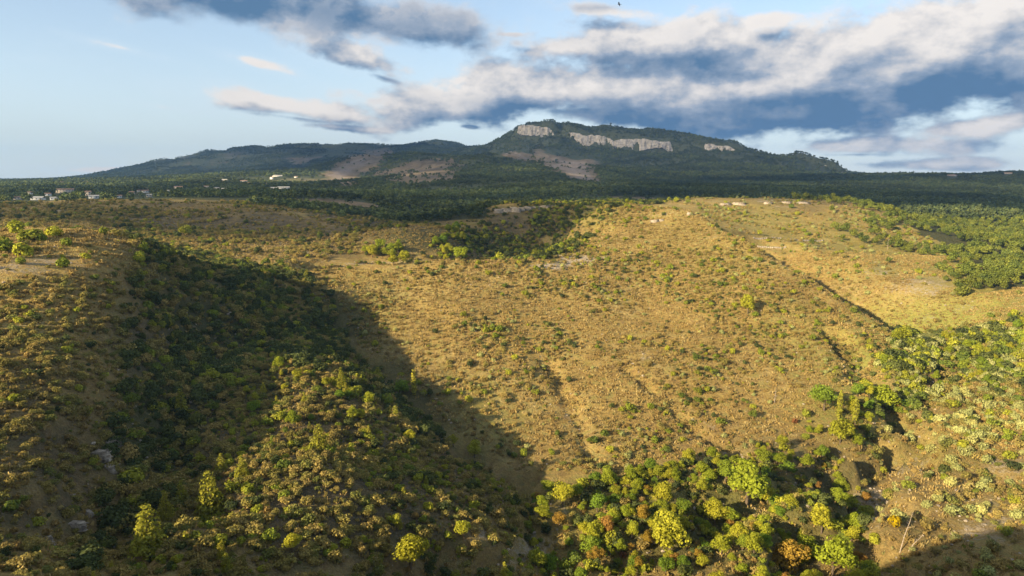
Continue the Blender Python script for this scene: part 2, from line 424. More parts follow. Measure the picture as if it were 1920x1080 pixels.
def rock_material(name, a, b, scale):
    m, q, o = mat(name)
    pos = q.new('ShaderNodeNewGeometry').outputs['Position']
    sq = q.vm('MULTIPLY', pos, (1, 1, 2.2)); st = q.vm('MULTIPLY', pos, (1, 1, .28))
    n1 = q.noise(sq, scale, 6, .65); n2 = q.noise(st, scale * 1.6, 5, .6)
    c = q.mix(q.ramp(n1, .35, .65), a, b)
    c = q.mix(q.mul(q.ramp(n2, .52, .66), .7), c, (b[0] * .34, b[1] * .34, b[2] * .36))
    principled(q, o, c, .9, bump(q, q.add(n1, n2), 1.0, .5 / scale), .15)
    return m
def leaf_material(name, cols, trans=.3, hue_scale=.05, patch=.18):
    """cols: three colours the plants of a kind range over"""
    m, q, o = mat(name)
    oi = q.new('ShaderNodeObjectInfo')
    at = q.new('ShaderNodeAttribute'); at.attribute_name = 'tint'
    pos = q.new('ShaderNodeNewGeometry').outputs['Position']
    r = oi.outputs['Random']
    c = q.mix(q.ramp(r, .15, .55), cols[0], cols[1])
    c = q.mix(q.ramp(r, .60, .98), c, cols[2])
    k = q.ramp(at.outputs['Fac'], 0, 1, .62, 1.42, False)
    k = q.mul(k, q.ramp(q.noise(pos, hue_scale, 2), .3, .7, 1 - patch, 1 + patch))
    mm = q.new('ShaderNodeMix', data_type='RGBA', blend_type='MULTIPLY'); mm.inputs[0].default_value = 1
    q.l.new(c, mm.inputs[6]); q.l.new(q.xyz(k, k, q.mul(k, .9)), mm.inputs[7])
    d = q.new('ShaderNodeBsdfDiffuse'); t = q.new('ShaderNodeBsdfTranslucent')
    q.l.new(mm.outputs[2], d.inputs[0]); q.l.new(mm.outputs[2], t.inputs[0])
    mx = q.new('ShaderNodeMixShader'); mx.inputs[0].default_value = trans
    q.l.new(d.outputs[0], mx.inputs[1]); q.l.new(t.outputs[0], mx.inputs[2])
    q.l.new(mx.outputs[0], o.inputs[0])
    return m
M = {}
M['ground'] = ground_material(); M['far'] = far_material()
M['cliff'] = rock_material('pale_limestone_cliff', (.54, .50, .475), (.36, .33, .31), .055)
M['rock'] = rock_material('weathered_limestone', (.44, .37, .29), (.27, .225, .18), .8)
M['bark'] = rock_material('bark', (.16, .12, .085), (.09, .07, .05), 3.0)
M['broad'] = leaf_material('broadleaf_foliage', ((0.230, 0.270, 0.030), (0.345, 0.328, 0.037), (0.149, 0.224, 0.032)), .34)
M['autumn'] = leaf_material('turning_foliage', ((.27, .185, .035), (.30, .165, .05), (.24, .20, .03)), .3)
M['pine'] = leaf_material('pine_needles', ((.27, .265, .04), (.33, .30, .045), (.20, .21, .04)), .28)
M['green'] = leaf_material('green_shrub_leaves', ((0.189, 0.227, 0.035), (0.312, 0.312, 0.040), (0.124, 0.163, 0.037)), .28)
M['olive'] = leaf_material('olive_shrub_leaves', ((.25, .215, .068), (.31, .235, .085), (.165, .175, .052)), .25)
M['broom'] = leaf_material('dry_broom_stems', ((0.356, 0.259, 0.103), (0.287, 0.201, 0.081), (0.368, 0.299, 0.127)), .25)
M['sage'] = leaf_material('grey_green_sage', ((0.336, 0.336, 0.140), (0.280, 0.297, 0.123), (0.370, 0.347, 0.134)), .2)
M['yellow'] = leaf_material('bright_yellow_leaves', ((.42, .30, .012), (.42, .30, .012), (.42, .30, .012)), .3)
M['rust'] = leaf_material('rust_red_leaves', ((.20, .088, .042), (.20, .088, .042), (.20, .088, .042)), .25)
M['lit_wood'] = leaf_material('lit_wood_leaves', ((0.127, 0.157, 0.037), (0.187, 0.202, 0.043), (0.098, 0.127, 0.037)), .25, .02)  # brighter copy of the forest leaves, sunlight put into the colour
M['wood'] = leaf_material('dark_forest_leaves', ((.075, .100, .044), (.105, .125, .048), (.058, .078, .042)), .2, .006, .42)
M['ever'] = leaf_material('evergreen_oak_leaves', ((.075, .092, .036), (.10, .115, .038), (.055, .070, .032)), .2)  # dark leaf colour, brought in partly to deepen shade in the ravine
M['grass'] = leaf_material('dry_grass_blades', ((.36, .265, .115), (.30, .21, .085), (.38, .30, .15)), .25)

# ------------------------------------------------------------------ land cover, by where it lies in the survey frame
def proj(x, y, z):
    zz = z - CAM_Z
    f = y * math.cos(PITCH) - zz * math.sin(PITCH)
    f = np.where(f > 1, f, 1)
    u = y * math.sin(PITCH) + zz * math.cos(PITCH)
    return 960 + FPX * x / f, 540 - FPX * u / f
def ell(px, py, cx, cy, rx, ry, rot=0.0):
    c, s = math.cos(math.radians(rot)), math.sin(math.radians(rot))
    dx, dy = px - cx, py - cy
    u = (dx * c + dy * s) / rx; v = (-dx * s + dy * c) / ry
    return np.clip(1.6 * (1 - np.sqrt(u * u + v * v)), 0, 1)
def ells(px, py, lst):
    t = np.zeros_like(px)
    for e in lst: t = np.maximum(t, ell(px, py, *e[:5]) * (e[5] if len(e) > 5 else 1.0))
    return t
def inpoly(px, py, poly):
    c = np.zeros(np.shape(px), bool)
    n = len(poly)
    for i in range(n):
        x0, y0 = poly[i]; x1, y1 = poly[(i + 1) % n]
        if y0 == y1: continue
        k = ((y0 > py) != (y1 > py)) & (px < (x1 - x0) * (py - y0) / (y1 - y0) + x0)
        c ^= k
    return c
BARE_LIT = [(700, 497, 150, 7, -2, .75), (1060, 492, 110, 13, -4, .95), (1250, 412, 40, 12, 0, .6), (1730, 535, 120, 35, -8, .62), (1640, 505, 60, 18, 0, .55), (1800, 580, 40, 18, 0, .6), (1730, 600, 40, 12, 0, .5),
        (60, 495, 190, 34, -4, .62), (120, 600, 190, 10, -4, .5), (500, 506, 70, 6, 0, .8), (1620, 950, 60, 80, 20, .72), (1850, 990, 110, 70, 25, .62), (1880, 880, 90, 50, 0, .6),  # the leading pair paints sunlit hilltop grass and a light strip as pale ground
        (1000, 1030, 70, 50, -30, .72), (760, 1040, 60, 40, 0, .5), (1060, 780, 40, 16, 50, .55), (1010, 670, 40, 12, 30, .55), (1220, 660, 40, 12, -20, .55), (1330, 790, 90, 14, 28, .5), (1700, 870, 80, 40, 0, .5),
        (1180, 640, 60, 10, -20, .4), (125, 395, 20, 12, 20, .8), (620, 413, 30, 5, 0, .7), (800, 470, 60, 10, 0, .3), (1330, 447, 40, 5, 0, .6), (1600, 700, 40, 20, 0, .4), (1540, 640, 40, 14, 0, .4), (900, 430, 60, 8, 0, .5),
        (1480, 380, 160, 5, 0, .7), (1330, 380, 60, 6, 0, .6), (1040, 440, 60, 6, 0, .4), (900, 1000, 40, 40, 0, .5), (1040, 960, 30, 50, 0, .55)]
GREEN = [(1750, 620, 300, 90, -12, .9), (1800, 520, 200, 80, 30, .55), (1620, 470, 200, 60, 20, .4), (1450, 420, 200, 40, 8, .35), (1070, 460, 60, 26, -30, .8), (1500, 620, 120, 80, 30, .4), (1330, 480, 160, 70, 20, .25),
         (1130, 400, 80, 30, 0, .4), (100, 405, 120, 20, 0, .6), (1300, 960, 380, 110, 0, .6), (900, 780, 120, 90, 40, .35), (700, 560, 90, 50, 40, .25), (1600, 760, 120, 70, 0, .6), (1760, 840, 160, 60, 0, .3)]
HEATH_SHADE = [(450, 430, 420, 60, 4, 1.0), (700, 410, 200, 40, 4, 1.0), (200, 400, 260, 26, 0, .6), (980, 418, 130, 40, 0, .95), (920, 460, 150, 34, 0, .9), (350, 690, 270, 190, 40, .9), (600, 900, 520, 300, 10, .95), (60, 880, 260, 280, 0, .85), (1500, 950, 420, 200, 0, .6), (1780, 720, 260, 160, 0, .5), (1780, 900, 260, 160, 0, .45), (1500, 385, 240, 14, 0, .4)]  # heath; on spur and slopes it paints the shaded gaps between shrubs
FORESTN = [(420, 640, 240, 90, 40, 1.0), (300, 800, 120, 190, 20, 1.0), (640, 600, 80, 110, -40, .9), (780, 450, 110, 34, -6, .9), (930, 445, 90, 16, 0, .6), (1330, 990, 320, 100, 0, .75), (1560, 900, 120, 80, -40, .7), (350, 520, 130, 60, 30, .8), (760, 740, 160, 50, 42, .7), (1200, 400, 1, 1, 0, 0)]  # forest floor; in ravine and valley it also paints shade between plants
RFOREST = [(1560, 366), (1640, 380), (1720, 430), (1800, 490), (1880, 570), (1960, 620), (2300, 620), (2300, 300), (1560, 330)]
FOOT = [(480, 340), (960, 340), (925, 388), (872, 420), (800, 432), (720, 418), (640, 402), (560, 390), (480, 380)]
def cover_near(x, y, z):
    px, py = proj(x, y, z)
    j = fbm(x, y, 30, 4, .55, 55) * 40
    jx, jy = px + j, py + fbm(x, y, 26, 4, .55, 66) * 22
    bare = ells(jx, jy, BARE_LIT); green = ells(jx, jy, GREEN); heath_shade = ells(jx, jy, HEATH_SHADE); forest = ells(jx, jy, FORESTN)
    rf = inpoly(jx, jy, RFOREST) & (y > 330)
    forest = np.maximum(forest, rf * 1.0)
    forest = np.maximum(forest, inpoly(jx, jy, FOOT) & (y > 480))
    b = sstep(y, 610, 680) * (px < 1300)
    forest = np.maximum(forest, b)
    green = green * (y < 700)
    return np.stack([forest, green, bare, heath_shade], -1)
FARBROWN = [(672, 315, 95, 36, -24, 1.0), (790, 326, 120, 32, -12, .9), (1080, 318, 125, 28, 22, 1.0), (980, 296, 60, 12, 10, .9), (720, 345, 70, 14, -40, .7), (560, 300, 60, 10, -10, .8), (420, 300, 120, 14, -14, .45), (640, 385, 150, 14, 5, .8), (330, 290, 60, 14, -16, .5),
            (250, 360, 180, 5, 0, .5), (80, 356, 90, 4, 0, .6), (1150, 370, 160, 7, 0, .7), (1480, 290, 60, 8, 12, .3)]
FARBARE = [(662, 318, 75, 28, -30, .72), (1085, 320, 105, 20, 22, .78), (970, 295, 60, 10, 15, .68), (700, 340, 30, 10, -50, .6), (450, 292, 80, 6, -10, .5), (350, 296, 50, 10, -10, .5), (1150, 262, 130, 6, 3, .4), (1540, 318, 50, 6, 30, .5), (590, 292, 40, 4, 0, .5), (770, 330, 50, 12, -20, .35)]
FARGREEN = [(250, 352, 260, 10, 0, .8), (540, 345, 120, 12, -6, .9), (1720, 338, 70, 5, 0, .8), (420, 358, 120, 4, 0, .7), (1020, 268, 50, 10, 0, .35)]
def cover_far(x, y, z):
    px, py = proj(x, y, z)
    jx = px + fbm(x, y, 200, 4, .55, 55) * 40; jy = py + fbm(x, y, 200, 4, .55, 66) * 10
    br = ells(jx, jy, FARBROWN); bare = ells(jx, jy, FARBARE); gr = ells(jx, jy, FARGREEN)
    forest = 1 - np.maximum(br, gr * .8)
    return np.stack([forest, gr, bare, br], -1)

# ------------------------------------------------------------------ terrain sheets
def link(o, parent=None):
    COL.objects.link(o)
    if parent is not None: o.parent = parent
    return o
def grid_mesh(name, xs, ys, zz, cover):
    nx, ny = len(xs), len(ys)
    X, Y = np.meshgrid(xs, ys)
    co = np.stack([X, Y, zz], -1).reshape(-1, 3).astype(np.float32)
    me = bpy.data.meshes.new(name)
    nq = (nx - 1) * (ny - 1)
    i = np.arange(nx * ny).reshape(ny, nx)
    q = np.stack([i[:-1, :-1], i[:-1, 1:], i[1:, 1:], i[1:, :-1]], -1).reshape(-1).astype(np.int32)
    me.vertices.add(len(co)); me.vertices.foreach_set('co', co.ravel())
    me.loops.add(nq * 4); me.loops.foreach_set('vertex_index', q)
    me.polygons.add(nq); me.polygons.foreach_set('loop_start', np.arange(0, nq * 4, 4, dtype=np.int32))
    me.polygons.foreach_set('use_smooth', np.ones(nq, bool))
    me.update(); me.validate()
    ca = me.attributes.new('cover', 'FLOAT_COLOR', 'POINT')
    ca.data.foreach_set('color', cover.reshape(-1).astype(np.float32))
    return me
NX = np.arange(-500, 601, 2.0); NY = np.arange(-180, 721, 2.0)
_X, _Y = np.meshgrid(NX, NY)
NZ = height(_X, _Y)
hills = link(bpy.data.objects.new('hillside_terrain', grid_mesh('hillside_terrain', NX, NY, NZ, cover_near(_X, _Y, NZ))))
hills.data.materials.append(M['ground']); hills['kind'] = 'structure'
FX = np.arange(-5000, 5001, 17.0); FY = np.arange(-700, 6801, 17.0)
_X, _Y = np.meshgrid(FX, FY)
FZ = height(_X, _Y)
_e = sstep(np.minimum.reduce([_X + 5000, 5000 - _X, _Y + 700, 6800 - _Y]), 0, 500)
FZ = FZ * _e + 68.0 * (1 - _e)
inside = (_X > -490) & (_X < 590) & (_Y > -170) & (_Y < 703)
edge = np.minimum.reduce([_X + 500, 600 - _X, _Y + 180, 720 - _Y])
low = FZ - np.where(inside, 2.0 + 14 * sstep(edge, 10, 60), 0)
far_o = link(bpy.data.objects.new('mountain_terrain', grid_mesh('mountain_terrain', FX, FY, low, cover_far(_X, _Y, FZ))))
far_o.data.materials.append(M['far']); far_o['kind'] = 'structure'
gm = bpy.data.meshes.new('ground')
B, X0, X1, Y0, Y1, GZ = 60000, -4990, 4990, -690, 6780, 69.0
gm.from_pydata([(-B, -B, GZ), (B, -B, GZ), (B, B, GZ), (-B, B, GZ), (X0, Y0, GZ), (X1, Y0, GZ), (X1, Y1, GZ), (X0, Y1, GZ)], [],
               [(0, 1, 5, 4), (1, 2, 6, 5), (2, 3, 7, 6), (3, 0, 4, 7)])
gm.attributes.new('cover', 'FLOAT_COLOR', 'POINT').data.foreach_set('color', np.array([.7, .4, 0, 0] * 8, np.float32))
gr = link(bpy.data.objects.new('ground', gm)); gm.materials.append(M['far']); gr['kind'] = 'structure'

def ground(x, y):
    """height of the built sheets, bilinear"""
    x = np.asarray(x, float); y = np.asarray(y, float)
    def bil(xs, ys, Z):
        st = xs[1] - xs[0]
        i = np.clip((x - xs[0]) / st, 0, len(xs) - 1.001); j = np.clip((y - ys[0]) / st, 0, len(ys) - 1.001)
        i0 = i.astype(int); j0 = j.astype(int); fx = i - i0; fy = j - j0
        return (Z[j0, i0] * (1 - fx) + Z[j0, i0 + 1] * fx) * (1 - fy) + (Z[j0 + 1, i0] * (1 - fx) + Z[j0 + 1, i0 + 1] * fx) * fy
    nr = (x > -499) & (x < 599) & (y > -179) & (y < 719)
    return np.where(nr, bil(NX, NY, NZ), bil(FX, FY, FZ))
_YS = np.exp(np.linspace(math.log(58), math.log(6600), 1500))
def hit(px, py):
    """where the line of sight through a place in the frame meets the ground"""
    x, y, z = pix_dir(px, py)
    X = x / y * _YS; Z = CAM_Z + z / y * _YS
    g_ = ground(X, _YS)
    k = np.argmax(Z < g_)
    if Z[k] >= g_[k]: k = len(_YS) - 1
    k = max(k, 1)
    a = (Z[k - 1] - g_[k - 1]); b = (g_[k] - Z[k])
    t = a / (a + b + 1e-9)
    Y = _YS[k - 1] * (1 - t) + _YS[k] * t
    X = x / y * Y
    return X, Y, float(ground(np.array([X]), np.array([Y]))[0])
def seen(x, y, z):
    """in the frame and not behind a hill"""
    px, py = proj(x, y, z)
    ok = (px > -15) & (px < 1935) & (py > -10) & (py < 1095) & (y > 20)
    vis = np.ones(len(x), bool)
    for t in np.linspace(.25, .985, 46):
        vis &= (CAM_Z + (z - CAM_Z) * t) > ground(x * t, y * t) - .2
    return ok & vis, px, py

# ------------------------------------------------------------------ plant shapes
def raw_mesh(name, verts, faces4, tint, mats, mat_index=None, smooth=False):
    """verts (n,3), faces as an (m,k) array"""
    me = bpy.data.meshes.new(name)
    f = np.asarray(faces4, np.int32); k = f.shape[1]
    me.vertices.add(len(verts)); me.vertices.foreach_set('co', np.asarray(verts, np.float32).ravel())
    me.loops.add(f.size); me.loops.foreach_set('vertex_index', f.ravel())
    me.polygons.add(len(f)); me.polygons.foreach_set('loop_start', np.arange(0, f.size, k, dtype=np.int32))
    if mat_index is not None: me.polygons.foreach_set('material_index', np.asarray(mat_index, np.int32))
    if smooth: me.polygons.foreach_set('use_smooth', np.ones(len(f), bool))
    me.update()
    me.attributes.new('tint', 'FLOAT', 'POINT').data.foreach_set('value', np.asarray(tint, np.float32))
    for m in mats: me.materials.append(m)
    return me
def unit(v): return v / (np.linalg.norm(v, axis=-1, keepdims=True) + 1e-9)
def leaves(blobs, n, size, rng, up=.25, jitter=.75, aspect=1.0, inner=.72):
    """leaf sprays lying over the clumps of a crown"""
    b = np.array(blobs, float)
    area = (b[:, 3] * b[:, 4] + b[:, 4] * b[:, 5] + b[:, 3] * b[:, 5])
    k = rng.choice(len(b), n, p=area / area.sum())
    d = unit(rng.normal(size=(n, 3)) + np.array([0, 0, up * 1.5]))
    r = inner + (1.06 - inner) * rng.random((n, 1)) ** .6
    p = b[k, :3] + d * b[k, 3:6] * r
    nrm = unit(d + rng.normal(size=(n, 3)) * jitter * .5 + np.array([0, 0, .15]))
    t = unit(np.cross(nrm, rng.normal(size=(n, 3)))); s = np.cross(nrm, t)
    w = size * (.55 + .8 * rng.random((n, 1)))
    a, c = t * w * aspect, s * w
    v = np.stack([p - a * .55 - c * .2, p + c * -.55 + a * .1, p + a * .6 + c * .15, p + c * .5 - a * .05 + nrm * w * .18], 1).reshape(-1, 3)
    f = np.arange(4 * n).reshape(n, 4)
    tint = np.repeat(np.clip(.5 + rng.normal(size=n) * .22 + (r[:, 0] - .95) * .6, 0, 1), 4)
    return v, f, tint
def tube(path, radii, sides=5):
    path = np.array(path, float); vs = []; fs = []
    for i, (p, r) in enumerate(zip(path, radii)):
        d = unit(path[min(i + 1, len(path) - 1)] - path[max(i - 1, 0)])
        u = unit(np.cross(d, [0.31, .95, .1])); w = np.cross(d, u)
        for s in range(sides):
            a = 2 * math.pi * s / sides
            vs.append(p + r * (math.cos(a) * u + math.sin(a) * w))
    for i in range(len(path) - 1):
        for s in range(sides):
            fs.append((i * sides + s, i * sides + (s + 1) % sides, (i + 1) * sides + (s + 1) % sides, (i + 1) * sides + s))
    return np.array(vs), np.array(fs)
def joined(parts):
    vs, fs, ts, ms, o = [], [], [], [], 0
    for v, f, t, mi in parts:
        vs.append(v); fs.append(f + o); ts.append(t); ms.append(np.full(len(f), mi)); o += len(v)
    return np.concatenate(vs), np.concatenate(fs), np.concatenate(ts), np.concatenate(ms)
def trunk_mesh(name, H, R, limbs, rng, crown_r):
    parts = []
    bend = rng.normal(size=2) * .04 * H
    path = [(0, 0, -.4), (bend[0] * .2, bend[1] * .2, .25 * H), (bend[0] * .6, bend[1] * .6, .55 * H), (bend[0], bend[1], .86 * H)]
    v, f = tube(path, [R * 1.25, R, R * .7, R * .25]); parts.append((v, f, np.full(len(v), .5), 0))
    for i in range(limbs):
        a = 2 * math.pi * (i + rng.random() * .6) / limbs
        z0 = (.28 + .3 * rng.random()) * H; z1 = z0 + (.2 + .15 * rng.random()) * H
        ln = crown_r * (.55 + .25 * rng.random())
        path = [(0, 0, z0), (math.cos(a) * ln * .5, math.sin(a) * ln * .5, z0 + (z1 - z0) * .6), (math.cos(a) * ln, math.sin(a) * ln, z1)]
        v, f = tube(path, [R * .5, R * .34, R * .12], 4); parts.append((v, f, np.full(len(v), .5), 0))
    v, f, t, m = joined(parts)
    return raw_mesh(name, v, f, t, [M['bark']], None, True)
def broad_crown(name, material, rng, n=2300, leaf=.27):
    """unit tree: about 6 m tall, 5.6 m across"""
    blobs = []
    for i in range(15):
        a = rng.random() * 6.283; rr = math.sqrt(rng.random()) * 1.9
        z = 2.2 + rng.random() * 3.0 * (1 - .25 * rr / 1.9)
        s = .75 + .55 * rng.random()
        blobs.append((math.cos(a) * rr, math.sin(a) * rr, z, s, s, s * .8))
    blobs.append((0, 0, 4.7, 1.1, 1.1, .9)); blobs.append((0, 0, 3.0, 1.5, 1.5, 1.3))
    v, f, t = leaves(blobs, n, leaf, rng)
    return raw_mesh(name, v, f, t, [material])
def pine_crown(name, material, rng, n=1700, H=7.0, R=2.0, leaf=.24):
    blobs = []
    for k in range(9):
        z = .12 * H + .84 * H * k / 8.0; rr = R * (1 - k / 8.6) ** .8
        m = max(2, int(7 * (1 - k / 9)))
        for i in range(m):
            a = 6.283 * (i + rng.random()) / m
            s = .28 * R + .25 * rr
            blobs.append((math.cos(a) * rr * .68, math.sin(a) * rr * .68, z + rng.normal() * .15, s, s, s * .62))
    v, f, t = leaves(blobs, n, leaf, rng, .4, .8, 1.5)
    return raw_mesh(name, v, f, t, [material])
def column_crown(name, material, rng, H=8.0, R=.75, n=520):
    blobs = [(rng.normal() * .1, rng.normal() * .1, .6 + (H - 1) * k / 11.0, R * (1 - abs(k / 11.0 - .4) ** 2 * 1.3), R * (1 - abs(k / 11.0 - .4) ** 2 * 1.3), .6) for k in range(12)]
    v, f, t = leaves(blobs, n, .30, rng, .2, .6, 1.4)
    return raw_mesh(name, v, f, t, [material])
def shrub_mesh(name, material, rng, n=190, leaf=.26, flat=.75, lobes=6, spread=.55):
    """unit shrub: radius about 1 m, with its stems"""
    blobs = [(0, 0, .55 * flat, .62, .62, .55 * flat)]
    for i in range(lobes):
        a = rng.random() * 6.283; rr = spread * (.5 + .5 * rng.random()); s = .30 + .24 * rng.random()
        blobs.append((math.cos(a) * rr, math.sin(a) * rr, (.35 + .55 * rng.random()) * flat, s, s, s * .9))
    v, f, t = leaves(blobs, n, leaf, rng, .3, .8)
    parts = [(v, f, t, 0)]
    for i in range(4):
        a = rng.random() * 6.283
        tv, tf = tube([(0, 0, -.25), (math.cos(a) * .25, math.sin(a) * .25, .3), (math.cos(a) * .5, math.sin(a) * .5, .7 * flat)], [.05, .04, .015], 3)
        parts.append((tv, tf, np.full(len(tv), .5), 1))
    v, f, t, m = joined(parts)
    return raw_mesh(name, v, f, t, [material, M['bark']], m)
def broom_mesh(name, material, rng, n=170, leafs=60):
    """tussock of upright dry stems"""
    a = rng.random(n) * 6.283; tilt = rng.random(n) ** .7 * 1.05
    d = np.stack([np.cos(a) * np.sin(tilt), np.sin(a) * np.sin(tilt), np.cos(tilt)], 1)
    L = (.65 + .5 * rng.random((n, 1))) * (1 - .25 * (tilt[:, None] / 1.05))
    b = np.stack([np.cos(a) * .22 * rng.random(n), np.sin(a) * .22 * rng.random(n), np.full(n, -.1)], 1)
    s = unit(np.cross(d, rng.normal(size=(n, 3)))) * (.045 + .04 * rng.random((n, 1)))
    tip = b + d * L
    v = np.stack([b + d * L * .25 - s, b + d * L * .25 + s, tip + s * 1.3, tip - s * 1.3], 1).reshape(-1, 3)
    f = np.arange(4 * n).reshape(n, 4)
    t = np.repeat(np.clip(.5 + rng.normal(size=n) * .2, 0, 1), 4)
    v2, f2, t2 = leaves([(0, 0, .38, .6, .6, .42)], leafs, .24, rng, .3, .9, 1.5)
    v, f, t, m = joined([(v, f, t, 0), (v2, f2, t2, 0)])
    return raw_mesh(name, v, f, t, [material])
def tuft_mesh(name, material, rng, n=12):
    a = rng.random(n) * 6.283; tilt = .25 + rng.random(n) * .8
    d = np.stack([np.cos(a) * np.sin(tilt), np.sin(a) * np.sin(tilt), np.cos(tilt)], 1)
    b = np.stack([rng.normal(size=n) * .3, rng.normal(size=n) * .3, np.full(n, -.05)], 1)
    s = unit(np.cross(d, rng.normal(size=(n, 3)))) * .10
    tip = b + d * (.35 + .3 * rng.random((n, 1)))
    v = np.stack([b - s, b + s, tip + s * .6, tip - s * .6], 1).reshape(-1, 3)
    return raw_mesh(name, v, np.arange(4 * n).reshape(n, 4), np.repeat(rng.random(n), 4), [material])
def far_tree_mesh(name, material, rng, n=70):
    blobs = [(0, 0, 2.6, 2.0, 2.0, 1.9)] + [(rng.normal() * 1.3, rng.normal() * 1.3, 2.2 + rng.random() * 2, 1.1, 1.1, 1.0) for _ in range(6)]
    v, f, t = leaves(blobs, n, 1.15, rng, .5, .7)
    return raw_mesh(name, v, f, t, [material])
R_ = np.random.default_rng(11)
SH = {
    'broad_crown': [broad_crown('crown', M['broad'], R_) for _ in range(5)], 'autumn_crown': [broad_crown('crown', M['autumn'], R_) for _ in range(2)],
    'broad_trunk': [trunk_mesh('trunk', 5.4, .17, 5, R_, 2.3) for _ in range(3)],
    'pine_crown': [pine_crown('crown', M['pine'], R_) for _ in range(3)], 'pine_trunk': [trunk_mesh('trunk', 6.9, .15, 3, R_, 1.0) for _ in range(2)],
    'column_crown': [column_crown('crown', M['pine'], R_) for _ in range(2)],
    'green': [shrub_mesh('green_shrub', M['green'], R_, 430, .18, .95) for _ in range(4)],
    'olive': [shrub_mesh('dry_shrub', M['olive'], R_, 400, .17, .85, 7, .65) for _ in range(4)],
    'broom': [broom_mesh('broom_tussock', M['broom'], R_) for _ in range(4)],
    'sage': [shrub_mesh('sage_bush', M['sage'], R_, 420, .15, .80, 4, .4) for _ in range(4)],
    'grass': [tuft_mesh('grass_tuft', M['grass'], R_) for _ in range(3)],
    'wood': [far_tree_mesh('far_tree', M['wood'], R_) for _ in range(4)],
    'midwood': [broad_crown('crown', M['lit_wood'], R_, 420, .6) for _ in range(4)],
}
SH['ever'] = [shrub_mesh('evergreen_shrub', M['ever'], R_, 430, .18, 1.0) for _ in range(4)]
SH['yellow'] = [shrub_mesh('yellow_shrub', M['yellow'], R_, 260, .2, .95, 5, .45)]
SH['rust'] = [shrub_mesh('rust_shrub', M['rust'], R_, 200, .24, .85)]

# ------------------------------------------------------------------ where the houses and plants stand
HOUSES = [
    (33, 374, 10, 'cream house leftmost on the plain at the left edge', 'w_cream'), (56, 364, 7, 'small white house above the cream one at the left edge'), (72, 375, 18, 'long low white building leftmost in front on the plain', 'w_white', 'r_pale'),
    (102, 375, 11, 'short low white building right of the long one', 'w_white', 'r_pale'), (90, 367, 9, 'white house behind the low white buildings'), (122, 362, 26, 'large farmhouse with clay roof in the middle of the left plain', 'w_cream', 'r_tile', 2),
    (166, 367, 9, 'tall cream house beside the bright white roofed one', 'w_cream', 'r_tile', 2), (176, 372, 15, 'bright white gabled building at the near edge of the plain', 'w_white', 'r_pale'), (224, 371, 8, 'small white shed among shrubs on the near plain'),
    (272, 361, 13, 'white house with clay roof right of the poplars'), (260, 360, 6, 'small white annex beside the house with clay roof'), (247, 364, 9, 'grey stone barn left of the white annex', 'w_stone'), (280, 369, 8, 'yellowish shed at the near edge of the plain', 'w_cream', 'r_pale'),
    (316, 361, 11, 'pale long barn in the middle of the plain', 'w_white', 'r_pale'), (114, 344, 8, 'white house high up on the left plain'), (160, 343, 7, 'distant white house near the left horizon'),
    (334, 353, 16, 'cream villa at the foot of the far ridge', 'w_cream', 'r_tile'), (388, 352, 10, 'white house among trees below the far ridge'), (406, 355, 9, 'pale house right of the one among trees', 'w_cream', 'r_pale'),
    (423, 357, 12, 'white house with pale roof in front of the pine belt', 'w_white', 'r_pale'), (445, 359, 7, 'small white house at the end of the pine belt field'), (457, 341, 12, 'bright white house in the centre of the hamlet'), (468, 345, 6, 'small white house below the bright hamlet house'),
    (513, 355, 12, 'cream house at the near corner of the hamlet', 'w_cream', 'r_pale'), (532, 354, 22, 'long pale row of buildings on the right of the hamlet', 'w_white', 'r_pale'), (502, 347, 7, 'white house left of the long pale row'), (520, 331, 18, 'long white building high in the hamlet', 'w_white', 'r_pale'),
    (510, 336, 6, 'tall narrow white house under the high building', 'w_white', 'r_tile', 2), (555, 333, 6, 'lone white house right of the high hamlet building'), (421, 339, 9, 'pale house left of the bright hamlet house', 'w_cream', 'r_pale'), (374, 362, 5, 'tiny white house in the pine belt'),
    (1785, 330, 16, 'leftmost stone house of the hilltop village on the skyline', 'w_cream', 'r_tile', 1), (1803, 329, 15, 'stone house second from the left in the hilltop village', 'w_cream', 'r_tile', 2), (1815, 324, 11, 'tall stone house at the top of the hilltop village', 'w_cream', 'r_tile', 2),
    (1870, 324, 20, 'long stone house at the right of the hilltop village', 'w_cream', 'r_tile', 2), (1890, 326, 12, 'rightmost stone house of the hilltop village', 'w_cream', 'r_tile', 1), (868, 394, 4, 'tiny white hut in the dark forest below the mountain')]
HOUSE_SPOTS = [h[:3] for h in HOUSES]
